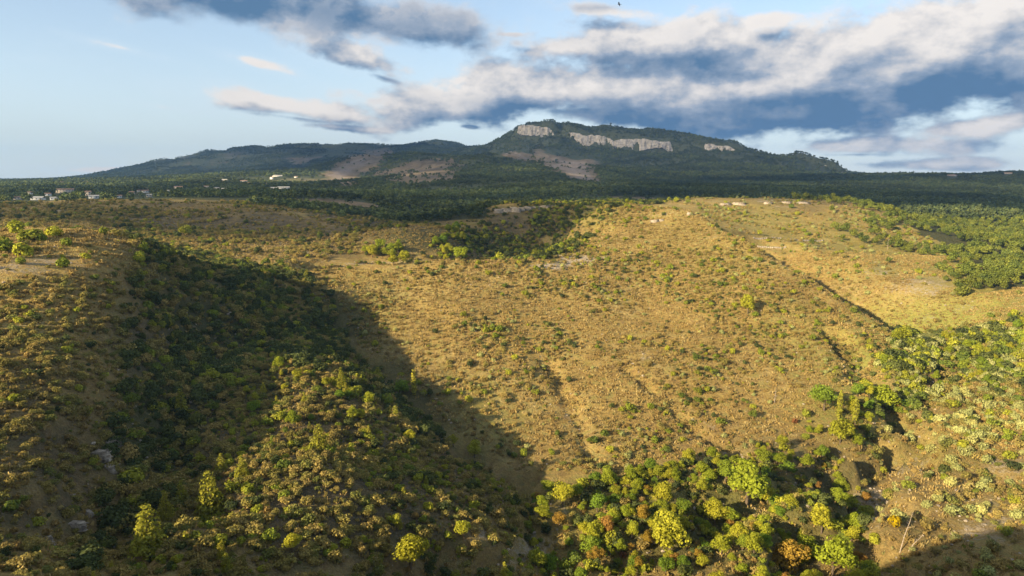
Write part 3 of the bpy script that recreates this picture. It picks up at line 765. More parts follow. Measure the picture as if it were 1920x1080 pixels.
REG = {  # regions of the hillside, outlined in the survey frame; words for labels
    'lefttop': ([(-60, 425), (250, 438), (245, 515), (-60, 525)], 'on the grassy hilltop at the left'),
    'leftfg': ([(-80, 520), (245, 515), (232, 700), (195, 850), (150, 1110), (-80, 1110)], 'on the rocky hillside at the lower left'),
    'gully': ([(245, 440), (470, 500), (570, 515), (640, 620), (740, 730), (870, 830), (820, 850), (700, 770), (500, 660), (430, 720), (330, 880), (240, 1000), (150, 1110), (195, 850), (232, 700)], 'in the shaded ravine under the left hill'),
    'spur': ([(500, 660), (700, 770), (820, 850), (920, 880), (985, 960), (1000, 1110), (150, 1110), (240, 1000), (330, 880), (430, 720)], 'on the spur in the lower left foreground'),
    'main': ([(560, 505), (700, 495), (1000, 485), (1090, 470), (1140, 390), (1290, 385), (1390, 450), (1560, 550), (1670, 620), (1650, 700), (1580, 740), (1480, 820), (1300, 860), (1130, 900), (960, 880), (870, 810), (740, 700)], 'on the sunlit golden slope'),
    'valley': ([(985, 930), (1130, 900), (1300, 860), (1480, 820), (1580, 740), (1660, 720), (1690, 780), (1600, 850), (1600, 930), (1640, 1020), (1640, 1110), (990, 1110)], 'in the wooded valley bottom'),
    'upvalley': ([(1600, 680), (1670, 620), (1760, 640), (1860, 610), (1990, 540), (1990, 740), (1800, 715), (1690, 780), (1660, 720)], 'in the stream valley under the right-hand hill'),
    'rightslope': ([(1690, 780), (1800, 715), (1990, 740), (1990, 960), (1840, 930), (1700, 1000), (1640, 1020), (1600, 930), (1600, 850)], 'on the open slope at the right'),
    'rightlow': ([(1840, 930), (1990, 960), (1990, 1110), (1640, 1110), (1640, 1020), (1700, 1000)], 'on the shaded bank in the lower right corner'),
    'righthill': ([(1290, 385), (1300, 372), (1560, 366), (1720, 430), (1800, 490), (1990, 540), (1860, 610), (1760, 640), (1670, 620), (1560, 550), (1390, 450)], 'on the pale hill behind the crest'),
    'brownhill': ([(-60, 382), (450, 378), (900, 425), (690, 470), (560, 515), (470, 500), (250, 440), (-60, 425)], 'in the brown hollow behind the left hill'),
    'knoll': ([(680, 480), (700, 455), (750, 428), (850, 420), (870, 460), (860, 490), (700, 492)], 'on the wooded knoll behind the golden slope'),
    'midridge': ([(850, 425), (930, 380), (1300, 372), (1140, 392), (1090, 470), (1000, 488), (860, 490), (870, 460)], 'around the low rocky ridge behind the golden slope'),
}
RNAMES = list(REG)
# kinds per region: kind, plants per square metre, smallest and largest size
DENS = {
    'lefttop': [('green', .010, 0.51, 1.56), ('olive', .040, 0.41, 1.20), ('broom', .05, 0.36, 0.96)],
    'leftfg': [('olive', 0.4738, 0.37, 1.15), ('broom', 0.2916, 0.33, 0.91), ('green', 0.0328, 0.41, 1.15), ('ever', 0.0219, 0.41, 1.15)],
    'gully': [('green', 0.0690, 0.66, 2.21), ('ever', 0.2070, 0.66, 2.21), ('olive', 0.2640, 0.55, 1.82), ('pine', 0.0014, 0.40, 0.80)],  # dark kind outweighs green here, putting the ravine's shade into leaf colour
    'spur': [('olive', 0.4466, 0.40, 1.28), ('green', 0.1401, 0.40, 1.33), ('ever', 0.0934, 0.40, 1.33), ('broom', 0.2030, 0.32, 0.90), ('pine', 0.0109, 0.30, 0.60), ('broad', 0.0087, 0.35, 0.60)],
    'main': [('ever', .022, .45, 1.25), ('broom', .26, .30, .85), ('olive', 0.1207, 0.36, 1.19), ('green', .030, .55, 1.6), ('sage', .022, .45, 1.3)],
    'valley': [('broad', .085, .30, .68), ('autumn', 0.0056, .4, .7), ('green', 0.0770, .7, 1.8), ('ever', 0.0770, .7, 1.8), ('olive', 0.1400, .5, 1.3), ('broom', 0.0840, .5, 1.0)],
    'upvalley': [('broad', .034, .30, .70), ('green', 0.1229, 0.86, 2.61), ('ever', 0.0662, 0.86, 2.61), ('sage', 0.1553, 0.74, 2.32), ('olive', 0.0810, 0.74, 2.03)],
    'rightslope': [('sage', 0.1313, 0.59, 2.03), ('olive', 0.1250, 0.59, 1.68), ('green', 0.0325, 0.71, 1.96), ('ever', 0.0175, 0.71, 1.96), ('broom', 0.1250, 0.42, 1.26)],
    'rightlow': [('sage', 0.0750, 0.55, 1.69), ('olive', 0.1350, 0.55, 1.56), ('green', 0.0450, 0.55, 1.56), ('broom', 0.0900, 0.39, 1.17)],
    'righthill': [('sage', .022, 0.48, 1.82), ('olive', .030, 0.48, 1.54), ('green', .009, 0.71, 2.38), ('broom', .04, 0.42, 1.12)],
    'brownhill': [('olive', .11, 0.57, 1.69), ('green', 0.0060, 0.69, 2.16), ('ever', 0.0090, 0.69, 2.16), ('broom', .05, 0.40, 1.08)],
    'knoll': [('broad', .060, .55, 1.1), ('green', 0.0500, .8, 1.8), ('ever', 0.0500, .8, 1.8), ('olive', .06, .6, 1.3)],
    'midridge': [('olive', .085, 0.53, 1.62), ('green', 0.0680, 0.64, 2.25), ('ever', 0.1020, 0.64, 2.25), ('broom', .05, 0.37, 1.00), ('broad', .003, 0.40, 0.70)],
}
KINDS = ['broad', 'autumn', 'pine', 'ever', 'green', 'olive', 'broom', 'sage', 'column', 'yellow', 'rust']
plants = []          # kind, x, y, z, scale, region, hero label
NC = 420000
cy_ = np.sqrt(RNG.random(NC) * (700 ** 2 - 60 ** 2) + 60 ** 2)
cx_ = (RNG.random(NC) * 2 - 1) * (cy_ * .86 + 8)
AREA = .86 * (700 ** 2 - 60 ** 2) + 16 * 640
cz_ = ground(cx_, cy_)
cpx, cpy = proj(cx_, cy_, cz_)
cpx = cpx + fbm(cx_, cy_, 18, 3, .5, 5) * 40; cpy = cpy + fbm(cx_, cy_, 18, 3, .5, 6) * 18
clump = .12 + 2.3 * np.clip(fbm(cx_, cy_, 30, 5, .65, 91) + .30, 0, 1.0) ** 1.2
_thick = ells(cpx, cpy, [(40, 850, 420, 560, 0), (300, 860, 500, 520, 0), (640, 960, 540, 420, 20), (1330, 980, 420, 190, 0), (1780, 690, 260, 150, 0)])
clump = np.maximum(clump, 1.1 * _thick)
bare_ = ells(cpx, cpy, BARE_LIT)
reg_ = np.full(NC, -1)
for i, rn in enumerate(RNAMES):
    k = inpoly(cpx, cpy, REG[rn][0]) & (reg_ < 0)
    if rn in ('brownhill', 'knoll', 'midridge'): k &= cy_ > 290
    elif rn == 'righthill': k &= cy_ > 285
    elif rn in ('lefttop',): k &= cy_ < 290
    else: k &= cy_ < 420
    reg_[k] = i
_jw = fbm(cx_, cy_, 26, 4, .7, 71) * 190 + RNG.normal(size=NC) * 16
rfor = (inpoly(cpx + _jw, cpy - _jw * .25, RFOREST) & (cy_ > 330))
foot = inpoly(cpx, cpy, FOOT) & (cy_ > 480)
reg_[foot] = -3
reg_[rfor] = -2
u_ = RNG.random(NC)
P = {k: [] for k in KINDS}
for i, rn in enumerate(RNAMES):
    idx = np.where(reg_ == i)[0]
    acc = np.zeros(len(idx))
    for kind, dens, s0, s1 in DENS[rn]:
        p = dens * AREA / NC * clump[idx] * (1 - .6 * bare_[idx])
        take = (u_[idx] >= acc) & (u_[idx] < acc + p); acc = acc + p
        j = idx[take]
        s = s0 * .9 + (s1 * 1.2 - s0 * .9) * RNG.random(len(j)) ** 2.4
        P[kind].append(np.stack([cx_[j], cy_[j], cz_[j], s, np.full(len(j), i)], 1))
# dark bushes added along the crease, standing in for the crest's shadow
_cr = np.array(CREST)
for _ in range(420):
    t = RNG.random() * (len(_cr) - 1.3); i = int(t); f = t - i
    p = _cr[i] * (1 - f) + _cr[i + 1] * f + np.array([.94, .34]) * RNG.uniform(10, 34) + RNG.normal(size=2) * 3
    zz = float(ground(p[:1], p[1:])[0])
    P['ever'].append(np.array([[p[0], p[1], zz, RNG.uniform(.9, 2.3), RNAMES.index('righthill')]]))
# plants that stand out: kind, place of the foot in the frame, width in pixels there, label
UNITW = {'ever': 2.0, 'broad': 5.6, 'autumn': 5.6, 'pine': 4.2, 'green': 2.0, 'olive': 2.0, 'broom': 1.9, 'sage': 1.9, 'column': 1.6, 'yellow': 2.0, 'rust': 2.0}
HERO = [
    ('pine', 341, 778, 26, 'small bright pine standing alone in the dark ravine'),
    ('pine', 282, 1040, 56, 'tall yellow-green pine with feathery top in the lower left foreground'),
    ('broad', 770, 1066, 88, 'large spreading pale green tree at the bottom edge left of the gully'),
    ('pine', 396, 968, 46, 'bushy pine up the slope from the tall foreground pine'),
    ('broad', 548, 1034, 46, 'round yellow-leaved tree on the spur in the lower left foreground'),
    ('pine', 455, 895, 24, 'slim upright green conifer on the lower spur'),
    ('broad', 750, 742, 36, 'bushy yellow-green tree at the mouth of the shaded ravine'),
    ('column', 776, 740, 10, 'narrow upright tree beside the bushy tree in the ravine mouth'),
    ('broad', 1402, 588, 32, 'lone round bright green tree on the upper golden slope'),
    ('column', 1573, 786, 11, 'taller of the two pale columnar cypresses in the valley'),
    ('column', 1603, 798, 10, 'shorter of the two pale columnar cypresses in the valley'),
    ('yellow', 1676, 986, 30, 'bright yellow round shrub beside the dead trunks at the lower right'),
    ('rust', 1490, 794, 15, 'red-brown shrub at the foot of the golden slope'),
    ('rust', 1168, 1046, 18, 'rust-red shrub between the trees at the bottom edge'),
    ('sage', 1737, 952, 23, 'round pale sage bush next to the yellow shrub'),
    ('sage', 1757, 940, 25, 'large round pale green bush topmost of the sage cluster at the lower right'),
    ('sage', 1784, 962, 28, 'wide pale green bush lowest of the sage cluster at the lower right'),
    ('sage', 1848, 950, 18, 'small round sage bush at the edge of the lower right shadow'),
    ('green', 43, 482, 36, 'round dark olive tree in front on the left hilltop'),
    ('green', 61, 450, 40, 'broad olive-green tree in the hilltop row at the left'),
    ('green', 101, 443, 32, 'dark round tree at the right end of the hilltop row'),
    ('green', 8, 470, 40, 'dark spreading tree at the left edge on the hilltop'),
    ('green', 30, 438, 34, 'yellowish tree behind the hilltop row at the left'),
    ('green', 195, 440, 20, 'small round green tree on the hilltop crest'),
    ('olive', 226, 444, 28, 'wide yellowish shrub on the hilltop crest'),
    ('green', 78, 452, 20, 'low green shrub right of the front hilltop tree'),
    ('green', 126, 460, 24, 'flat bright green shrub on the dry hilltop grass'),
    ('green', 120, 500, 26, 'bright green shrub at the lower edge of the hilltop grass'),
    ('green', 162, 485, 18, 'bright green bush on the right of the hilltop grass'),
    ('green', 34, 605, 18, 'vivid green bush in the sunlit strip at the left'),
    ('green', 46, 580, 16, 'vivid green bush just above the one in the sunlit strip'),
    ('green', 145, 584, 17, 'green bush halfway along the sunlit strip'),
    ('green', 202, 578, 14, 'green bush at the right end of the sunlit strip'),
    ('green', 205, 550, 13, 'upright green bush above the end of the sunlit strip'),
    ('green', 270, 518, 14, 'bright green bush at the top of the shaded ravine'),
    ('green', 125, 662, 19, 'green bush on the upper left slope above the rocks'),
    ('green', 165, 775, 22, 'green bush uphill from the pale rock outcrop'),
    ('green', 345, 440, 26, 'pair-like green bush alone in the brown hollow'),
    ('green', 411, 488, 17, 'round green bush at the near edge of the brown hollow'),
    ('green', 499, 497, 22, 'green bush on the saddle at the head of the ravine'),
    ('green', 683, 586, 16, 'single vivid green bush on the left part of the golden slope'),
    ('broad', 1255, 1040, 90, 'large dark green bushy tree in the middle of the valley trees'),
    ('broad', 1110, 1048, 52, 'round golden-green tree at the left end of the valley wood'),
    ('broad', 1030, 1078, 44, 'bright green tree at the bottom edge left of the golden tree'),
    ('broad', 1185, 1010, 40, 'green tree between the golden tree and the large dark tree'),
    ('broad', 1120, 960, 46, 'yellow-green tree on the left bank of the valley'),
    ('broad', 1055, 950, 52, 'tall yellow-green tree beside the pale bare bank'),
    ('broad', 1240, 950, 60, 'fresh green tree in the upper part of the valley wood'),
    ('broad', 1400, 945, 100, 'widest green crown in the centre of the valley wood'),
    ('broad', 1340, 985, 54, 'yellow-green tree left of the dark water shadow'),
    ('broad', 1352, 1040, 44, 'round golden tree in the front row of valley trees'),
    ('broad', 1392, 1032, 36, 'round green tree second in the front row of valley trees'),
    ('broad', 1437, 1012, 34, 'small round green tree third in the front row of valley trees'),
    ('autumn', 1478, 1078, 62, 'orange-brown tree at the bottom edge of the valley wood'),
    ('broad', 1560, 1078, 84, 'large bright green tree at the bottom right end of the valley wood'),
    ('broad', 1512, 880, 34, 'round green tree at the right edge of the upper valley wood'),
    ('broad', 1475, 890, 36, 'tall green tree beside the round one in the upper valley wood'),
    ('broad', 1430, 872, 38, 'pale green tree at the upper edge of the valley wood'),
    ('broad', 1575, 832, 48, 'wide bright green tree near the columnar cypresses'),
    ('broad', 1655, 775, 46, 'wide green tree where the two streams meet'),
    ('broad', 1545, 770, 46, 'green tree left of the columnar cypresses'),
    ('broad', 1360, 905, 50, 'dense yellow-green tree at the top of the valley wood'),
    ('broad', 1600, 1000, 44, 'dark tree in the shaded gully right of the valley wood'),
    ('broad', 1540, 1000, 56, 'dark green tree in the shade behind the front row'),
    ('broad', 1590, 960, 40, 'shaded tree on the bank of the grey gully'),
    ('broad', 890, 858, 40, 'yellow-green bush tree on the edge of the ravine shadow'),
    ('broad', 850, 838, 30, 'bright tree just inside the ravine shadow'),
    ('broad', 870, 1010, 40, 'loose brownish tree on the gully bank'),
    ('pine', 640, 730, 22, 'small pine at the top of the lit spur'),
    ('pine', 600, 850, 34, 'golden pine in the middle of the lit spur'),
    ('broad', 550, 800, 34, 'green bushy tree in the middle of the lit spur'),
    ('broad', 1690, 640, 26, 'round green tree at the foot of the crest'),
]
hero_rows = []
for kind, px, py, w, lab in HERO:
    x, y, z = hit(px, min(py, 1079))
    dist = math.sqrt(x * x + y * y + (z - CAM_Z) ** 2)
    s = w * dist / FPX / UNITW[kind] * (.82 if kind == 'broad' and py > 830 else 1.0)
    hero_rows.append((kind, x, y, z, s, lab))
    for k in KINDS:     # room around it
        for a in range(len(P[k])):
            q_ = P[k][a]
            if len(q_):
                rad = .42 * w * dist / FPX
                P[k][a] = q_[(q_[:, 0] - x) ** 2 + (q_[:, 1] - y) ** 2 > rad * rad]

LOOK = {'ever': ('evergreen_shrub', 'shrub', 'dark evergreen shrub'), 'broad': ('broadleaf_tree', 'tree', 'yellow-green broadleaf tree'), 'autumn': ('broadleaf_tree', 'tree', 'orange-brown turning tree'), 'pine': ('pine_tree', 'tree', 'pale green young pine'),
        'green': ('green_shrub', 'shrub', 'rounded green shrub'), 'olive': ('dry_shrub', 'shrub', 'dry olive-brown shrub'), 'broom': ('broom_tussock', 'shrub', 'straw-coloured dry tussock'),
        'sage': ('sage_bush', 'shrub', 'round grey-green bush'), 'column': ('cypress_tree', 'tree', 'columnar tree'), 'yellow': ('yellow_shrub', 'shrub', 'yellow shrub'), 'rust': ('rust_shrub', 'shrub', 'rust-red shrub')}
GROUPW = {'tree': 'trees', 'shrub': 'shrubs'}
def make_plant(kind, x, y, z, s, label, group):
    nm, cat, _ = LOOK[kind]
    rz = random.random() * 6.283
    if cat == 'tree':
        o = link(bpy.data.objects.new(nm, None)); o.empty_display_size = .5
        cr, tr = {'broad': ('broad_crown', 'broad_trunk'), 'autumn': ('autumn_crown', 'broad_trunk'), 'pine': ('pine_crown', 'pine_trunk'), 'column': ('column_crown', 'pine_trunk')}[kind]
        link(bpy.data.objects.new('trunk', random.choice(SH[tr])), o)
        link(bpy.data.objects.new('crown', random.choice(SH[cr])), o)
        sz = s * random.uniform(.85, 1.1)
    else:
        o = link(bpy.data.objects.new(nm, random.choice(SH[kind])))
        sz = s * random.uniform(.85, 1.25)
    o.location = (x, y, z - .08 * s); o.rotation_euler = (0, 0, rz); o.scale = (s, s * random.uniform(.85, 1.15), sz)
    o['label'] = label; o['category'] = cat
    if group: o['group'] = group
    return o
for kind, x, y, z, s, lab in hero_rows: make_plant(kind, x, y, z, s, lab, None)

# ------------------------------------------------------------------ scattered remainder: one object for each kind of cover
def scatter(name, meshes, pts, scl, label, cat, zscale=None):
    n = len(pts)
    if n == 0: return
    me = bpy.data.meshes.new(name)
    me.vertices.add(n); me.vertices.foreach_set('co', np.asarray(pts, np.float32).ravel())
    sc = np.stack([scl, scl * RNG.uniform(.85, 1.15, n), scl * RNG.uniform(.8, 1.25, n) * (1 if zscale is None else zscale)], 1)
    me.attributes.new('plant_scale', 'FLOAT_VECTOR', 'POINT').data.foreach_set('vector', sc.astype(np.float32).ravel())
    ro = np.zeros((n, 3)); ro[:, 2] = RNG.random(n) * 6.283; ro[:, :2] = RNG.normal(size=(n, 2)) * .06
    me.attributes.new('plant_turn', 'FLOAT_VECTOR', 'POINT').data.foreach_set('vector', ro.astype(np.float32).ravel())
    me.attributes.new('plant_kind', 'INT', 'POINT').data.foreach_set('value', RNG.integers(0, len(meshes), n).astype(np.int32))
    o = link(bpy.data.objects.new(name, me))
    pc = bpy.data.collections.new(name + '_shapes')
    for m in meshes: pc.objects.link(bpy.data.objects.new(m.name, m))
    ng = bpy.data.node_groups.new(name, 'GeometryNodeTree')
    ng.interface.new_socket('Geometry', in_out='INPUT', socket_type='NodeSocketGeometry')
    ng.interface.new_socket('Geometry', in_out='OUTPUT', socket_type='NodeSocketGeometry')
    N, L = ng.nodes, ng.links
    gi = N.new('NodeGroupInput'); go = N.new('NodeGroupOutput')
    mp = N.new('GeometryNodeMeshToPoints'); L.new(gi.outputs[0], mp.inputs[0])
    ci = N.new('GeometryNodeCollectionInfo'); ci.inputs[0].default_value = pc; ci.inputs[1].default_value = True; ci.inputs[2].default_value = True
    ip = N.new('GeometryNodeInstanceOnPoints')
    def attr(nm, dt):
        a = N.new('GeometryNodeInputNamedAttribute'); a.data_type = dt; a.inputs[0].default_value = nm
        return a.outputs[0]
    L.new(mp.outputs[0], ip.inputs['Points']); L.new(ci.outputs[0], ip.inputs['Instance'])
    ip.inputs['Pick Instance'].default_value = True
    L.new(attr('plant_kind', 'INT'), ip.inputs['Instance Index'])
    er = N.new('FunctionNodeEulerToRotation'); L.new(attr('plant_turn', 'FLOAT_VECTOR'), er.inputs[0])
    L.new(er.outputs[0], ip.inputs['Rotation']); L.new(attr('plant_scale', 'FLOAT_VECTOR'), ip.inputs['Scale'])
    L.new(ip.outputs[0], go.inputs[0])
    md = o.modifiers.new('scatter', 'NODES'); md.node_group = ng
    o['kind'] = 'stuff'; o['label'] = label; o['category'] = cat
    return o
REST = {'ever': ('undergrowth', 'mass of small dark evergreen shrubs in the hollows'), 'broad': ('trees', 'loose wood of small trees between the larger ones'), 'autumn': ('trees', ''), 'pine': ('trees', ''), 'green': ('undergrowth', 'mass of small green shrubs covering the slopes'),
        'olive': ('scrub', 'mass of dry olive-brown scrub covering the hillsides'), 'broom': ('scrub', 'mass of straw-coloured tussocks over the dry slopes'), 'sage': ('scrub', 'mass of small grey-green bushes on the right slopes')}
INDIV = []
for kind in KINDS:
    if not P[kind]: continue
    A = np.concatenate(P[kind])
    if not len(A): continue
    hgt = A[:, 3] * (3.5 if LOOK[kind][1] == 'tree' else .6)
    ok, px, py = seen(A[:, 0], A[:, 1], A[:, 2] + hgt)
    app = np.where(ok, A[:, 3] * UNITW[kind] / np.hypot(A[:, 0], A[:, 1]), 0)
    order = np.argsort(-app); top = order[:300]; top = top[app[top] > 0]
    for i in top:
        x, y, z, s, r = A[i]
        INDIV.append((kind, x, y, z, s, RNAMES[int(r)], px[i], py[i]))
    rest = np.setdiff1d(np.arange(len(A)), top)
    print('plants', kind, len(A), 'individual', len(top))
    if len(rest) and kind in REST and REST[kind][1]:
        sh = SH[{'broad': 'broad_crown'}.get(kind, kind)]
        scatter({'broad': 'small_trees', 'green': 'green_undergrowth', 'ever': 'evergreen_undergrowth', 'olive': 'dry_scrub', 'broom': 'dry_tussocks', 'sage': 'sage_scrub'}[kind], sh, A[rest, :3] - np.array([0, 0, .05]), A[rest, 3], REST[kind][1], REST[kind][0])
# every one of them is told apart by the landmark it is nearest to
LANDMARK = [(341, 770, 'small pine in the dark ravine'), (282, 1010, 'tall feathery foreground pine'), (770, 1040, 'large pale tree at the bottom edge'), (396, 950, 'bushy pine on the slope'),
            (548, 1020, 'yellow-leaved spur tree'), (455, 885, 'slim conifer on the spur'), (750, 730, 'bushy tree in the ravine mouth'), (1402, 575, 'lone tree on the golden slope'),
            (1573, 765, 'tall columnar cypress'), (1676, 980, 'bright yellow shrub'), (1490, 790, 'red-brown shrub'), (1770, 950, 'sage cluster'), (43, 470, 'front hilltop tree'), (101, 437, 'dark hilltop tree'),
            (40, 590, 'sunlit strip bushes'), (200, 850, 'ravine lip outcrop'), (140, 985, 'low corner ledge'), (345, 435, 'lone bush in the brown hollow'), (683, 580, 'vivid bush on the golden slope'),
            (1255, 1010, 'large dark valley tree'), (1110, 1025, 'golden valley tree'), (1400, 925, 'widest valley crown'), (1560, 1050, 'bright tree at the wood end'), (1055, 930, 'tall tree by the bare bank'),
            (1512, 870, 'round upper valley tree'), (1655, 765, 'tree where the streams meet'), (1690, 635, 'round tree below the crest'), (780, 450, 'wooded knoll'), (985, 390, 'rock band on the low ridge'),
            (1235, 412, 'hilltop boulders'), (1480, 450, 'thin stone ledge'), (600, 840, 'golden pine on the lit spur'), (890, 850, 'bush tree at the shadow edge'), (1850, 660, 'upper stream bushes at the right edge'),
            (1860, 830, 'open slope by the right edge'), (1080, 780, 'left wash on the golden slope'), (1300, 790, 'right wash on the golden slope'), (499, 495, 'saddle at the ravine head'), (20, 880, 'left edge')]
ORD = ['nearest', 'second nearest', 'third nearest', 'fourth nearest', 'fifth nearest', 'sixth nearest', 'seventh nearest', 'eighth nearest', 'ninth nearest', 'tenth nearest'] + [w + ' nearest' for w in 'eleventh twelfth thirteenth fourteenth fifteenth sixteenth seventeenth eighteenth nineteenth twentieth'.split()]
ORD += ['%s-%s nearest' % (a, b) for a in ('twenty', 'thirty', 'forty') for b in 'first second third fourth fifth sixth seventh eighth ninth'.split()]
lmx = np.array([(a, b) for a, b, _ in LANDMARK], float)
bucket = {}
for t in INDIV:
    dx, dy = lmx[:, 0] - t[6], (lmx[:, 1] - t[7]) * 1.3
    k = int(np.argmin(dx * dx + dy * dy))
    ddx, ddy = t[6] - lmx[k, 0], t[7] - lmx[k, 1]
    side = ('right of' if ddx > 0 else 'left of') if abs(ddx) > abs(ddy) * 1.2 else ('below' if ddy > 0 else 'above')
    bucket.setdefault((t[0], k, side), []).append((ddx * ddx + ddy * ddy, t))
for (kind, k, side), lst in bucket.items():
    lst.sort(key=lambda e: e[0])
    for n_, (_, t) in enumerate(lst):
        look = LOOK[kind][2]
        if n_ < len(ORD): lab = '%s %s %s the %s' % (ORD[n_], look, side, LANDMARK[k][2])
        else: lab = 'outlying %s farther %s the %s' % (look, side, LANDMARK[k][2])
        make_plant(kind, t[1], t[2], t[3], t[4], lab, '%s %s' % ({'tree': 'trees', 'shrub': 'shrubs'}[LOOK[kind][1]], REG[t[5]][1]))
# dry grass
k = (reg_ >= 0) & (cy_ < 430) & (u_ < .62) & (RNG.random(NC) < np.where(np.isin(reg_, [RNAMES.index('main'), RNAMES.index('lefttop'), RNAMES.index('rightslope'), RNAMES.index('righthill')]), 1.0, .55)) & (bare_ < .5)
scatter('dry_grass', SH['grass'], np.stack([cx_[k], cy_[k], cz_[k]], 1), RNG.uniform(.55, 1.5, k.sum()), 'golden dry grass tufts over the slopes', 'grass')
# loose stones
def stone_mesh(rng):
    import bmesh
    bm = bmesh.new(); bmesh.ops.create_icosphere(bm, subdivisions=1, radius=1.0)
    for v in bm.verts: v.co = Vector((v.co.x * 1.1, v.co.y * .9, v.co.z * .6)) * (1 + rng.normal() * .16)
    me = bpy.data.meshes.new('stone'); bm.to_mesh(me); bm.free(); me.materials.append(M['rock']); return me
_g = np.zeros(NC) + 99.0
for pts, hw, dep in GULLIES: _g = np.minimum(_g, seg_dist(cx_, cy_, pts) / hw)
k = (reg_ >= 0) & (cy_ < 430) & (RNG.random(NC) < np.where(_g < 1.6, .16, .008) + .10 * bare_)
scatter('loose_stones', [stone_mesh(R_) for _ in range(3)], np.stack([cx_[k], cy_[k], cz_[k]], 1), .12 + .45 * RNG.random(k.sum()) ** 2.5, 'pale loose stones strewn over slopes and washes', 'stones')
# woods
k = (reg_ == -3) & (RNG.random(NC) < .042 * AREA / NC)
scatter('foothill_wood', SH['wood'], np.stack([cx_[k], cy_[k], cz_[k]], 1), RNG.uniform(.6, 1.15, k.sum()), 'dark wood in the hollow between the brown hill and the low ridge', 'wood')
k = (reg_ == -2) & (RNG.random(NC) < .034 * AREA / NC * 1.0)
scatter('right_hand_wood', SH['midwood'], np.stack([cx_[k], cy_[k], cz_[k]], 1), RNG.uniform(.6, 1.15, k.sum()), 'dense green wood filling the valley at the right', 'wood')
CLEAR = []
def clear_of_houses(x, y):
    ok = np.ones(len(x), bool)
    for hx, hy, w in CLEAR:
        d = math.hypot(hx, hy); ux, uy = hx / d, hy / d
        al = (x - hx) * ux + (y - hy) * uy; la = np.abs(-(x - hx) * uy + (y - hy) * ux)
        ok &= ~((la < w * .5 + 3) & (al > (-130.0 if d > 1500 else -max(200.0, d * .22))) & (al < w * .5 + 3))
    return ok
for (hpx, hpy, hw) in HOUSE_SPOTS:
    hx, hy, hz_ = hit(hpx, hpy); CLEAR.append((hx, hy, max(hw * hy / FPX, 7.0)))
def far_points(n, y0, y1, wid=.82):
    y = np.sqrt(RNG.random(n) * (y1 * y1 - y0 * y0) + y0 * y0); x = (RNG.random(n) * 2 - 1) * y * wid
    z = ground(x, y); return x, y, z
x, y, z = far_points(90000, 690, 2000)
cv = cover_far(x, y, z)
k = RNG.random(len(x)) < np.clip(cv[:, 0] * 1.3 - .25 + fbm(x, y, 90, 4, .6, 12) * 1.2 + np.minimum(fbm(x, y, 330, 3, .5, 44) * 2.2 + .3, 0), .03, 1) * .75
k &= clear_of_houses(x, y)
scatter('valley_forest', SH['wood'], np.stack([x, y, z], 1)[k], RNG.uniform(.8, 1.7, k.sum()), 'dark continuous forest in the valley before the mountain', 'forest')
x, y, z = far_points(150000, 2000, 4900)
cv = cover_far(x, y, z)
k = RNG.random(len(x)) < np.clip(cv[:, 0] * 1.3 - .3 + fbm(x, y, 150, 4, .6, 12) * 1.4 - cv[:, 2] + np.minimum(fbm(x, y, 500, 3, .5, 45) * 2.2 + .35, 0), .02, 1) * .85
k &= clear_of_houses(x, y)
scatter('mountain_forest', SH['wood'], np.stack([x, y, z], 1)[k], RNG.uniform(1.0, 2.1, k.sum()), 'dark forest cloaking the mountain and far ridge', 'forest')

# ------------------------------------------------------------------ cliffs, outcrops, walls
def cliff(label, pts, name='cliff', depth=30.0, res=5.0):
    """pts: px, py top, py foot, distance"""
    pts = np.array(pts, float)
    wx, wt, wb, wy = [], [], [], []
    for px, pt, pb, Y in pts:
        x, y, z = pix_dir(px, pt); x2, y2, z2 = pix_dir(px, pb)
        wx.append(x / y * Y); wy.append(Y); wt.append(CAM_Z + z / y * Y); wb.append(CAM_Z + z2 / y2 * Y)
    n = max(6, int((wx[-1] - wx[0]) / res)); m = 12
    xs = np.linspace(wx[0], wx[-1], n)
    ty = np.interp(xs, wx, wy); tt = np.interp(xs, wx, wt); tb = np.interp(xs, wx, wb)
    tt = tt + vnoise(xs / 34, xs * 0, 5) * 10 + vnoise(xs / 11, xs * 0, 6) * 7 + 3; tb = tb + vnoise(xs / 40, xs * 0, 9) * 14 + vnoise(xs / 13, xs * 0, 10) * 7 - 7
    _u = np.linspace(0, 1, n); _e = sstep(_u, 0, .03) * (1 - sstep(_u, .94, 1.0)); tt = tb + (tt - tb) * (.35 + .65 * _e)
    V = []
    for j in range(m + 2):
        f = min(j, m) / m
        zz = tb + (tt - tb) * f
        butt = np.abs(vnoise(xs / 26, xs * 0 + zz / 160, 3)) * 34 + np.abs(vnoise(xs / 9, zz / 60, 4)) * 12 + vnoise(xs / 5, zz / 7, 8) * 3.5
        yy = ty - 6 + butt + f * 7
        if j == m + 1: yy = ty + depth; zz = zz + 1
        V.append(np.stack([xs, yy, zz], 1))
    V = np.concatenate(V)
    i = np.arange((m + 2) * n).reshape(m + 2, n)
    F = np.stack([i[:-1, :-1], i[:-1, 1:], i[1:, 1:], i[1:, :-1]], -1).reshape(-1, 4)
    me = raw_mesh(name, V, F, np.full(len(V), .5), [M['cliff']])
    o = link(bpy.data.objects.new(name, me)); o['label'] = label; o['category'] = 'cliff'; o['group'] = 'limestone cliffs of the table mountain'
    return o
cliff('sheer limestone prow at the left end of the table mountain', [(970, 238, 250, 3362), (990, 236, 251, 3356), (1010, 236, 252, 3350), (1016, 236, 250, 3345)])
cliff('bright leaning cliff face just right of the mountain prow', [(1013, 238, 255, 3340), (1024, 240, 257, 3330), (1034, 245, 258, 3322), (1041, 251, 258, 3318)])
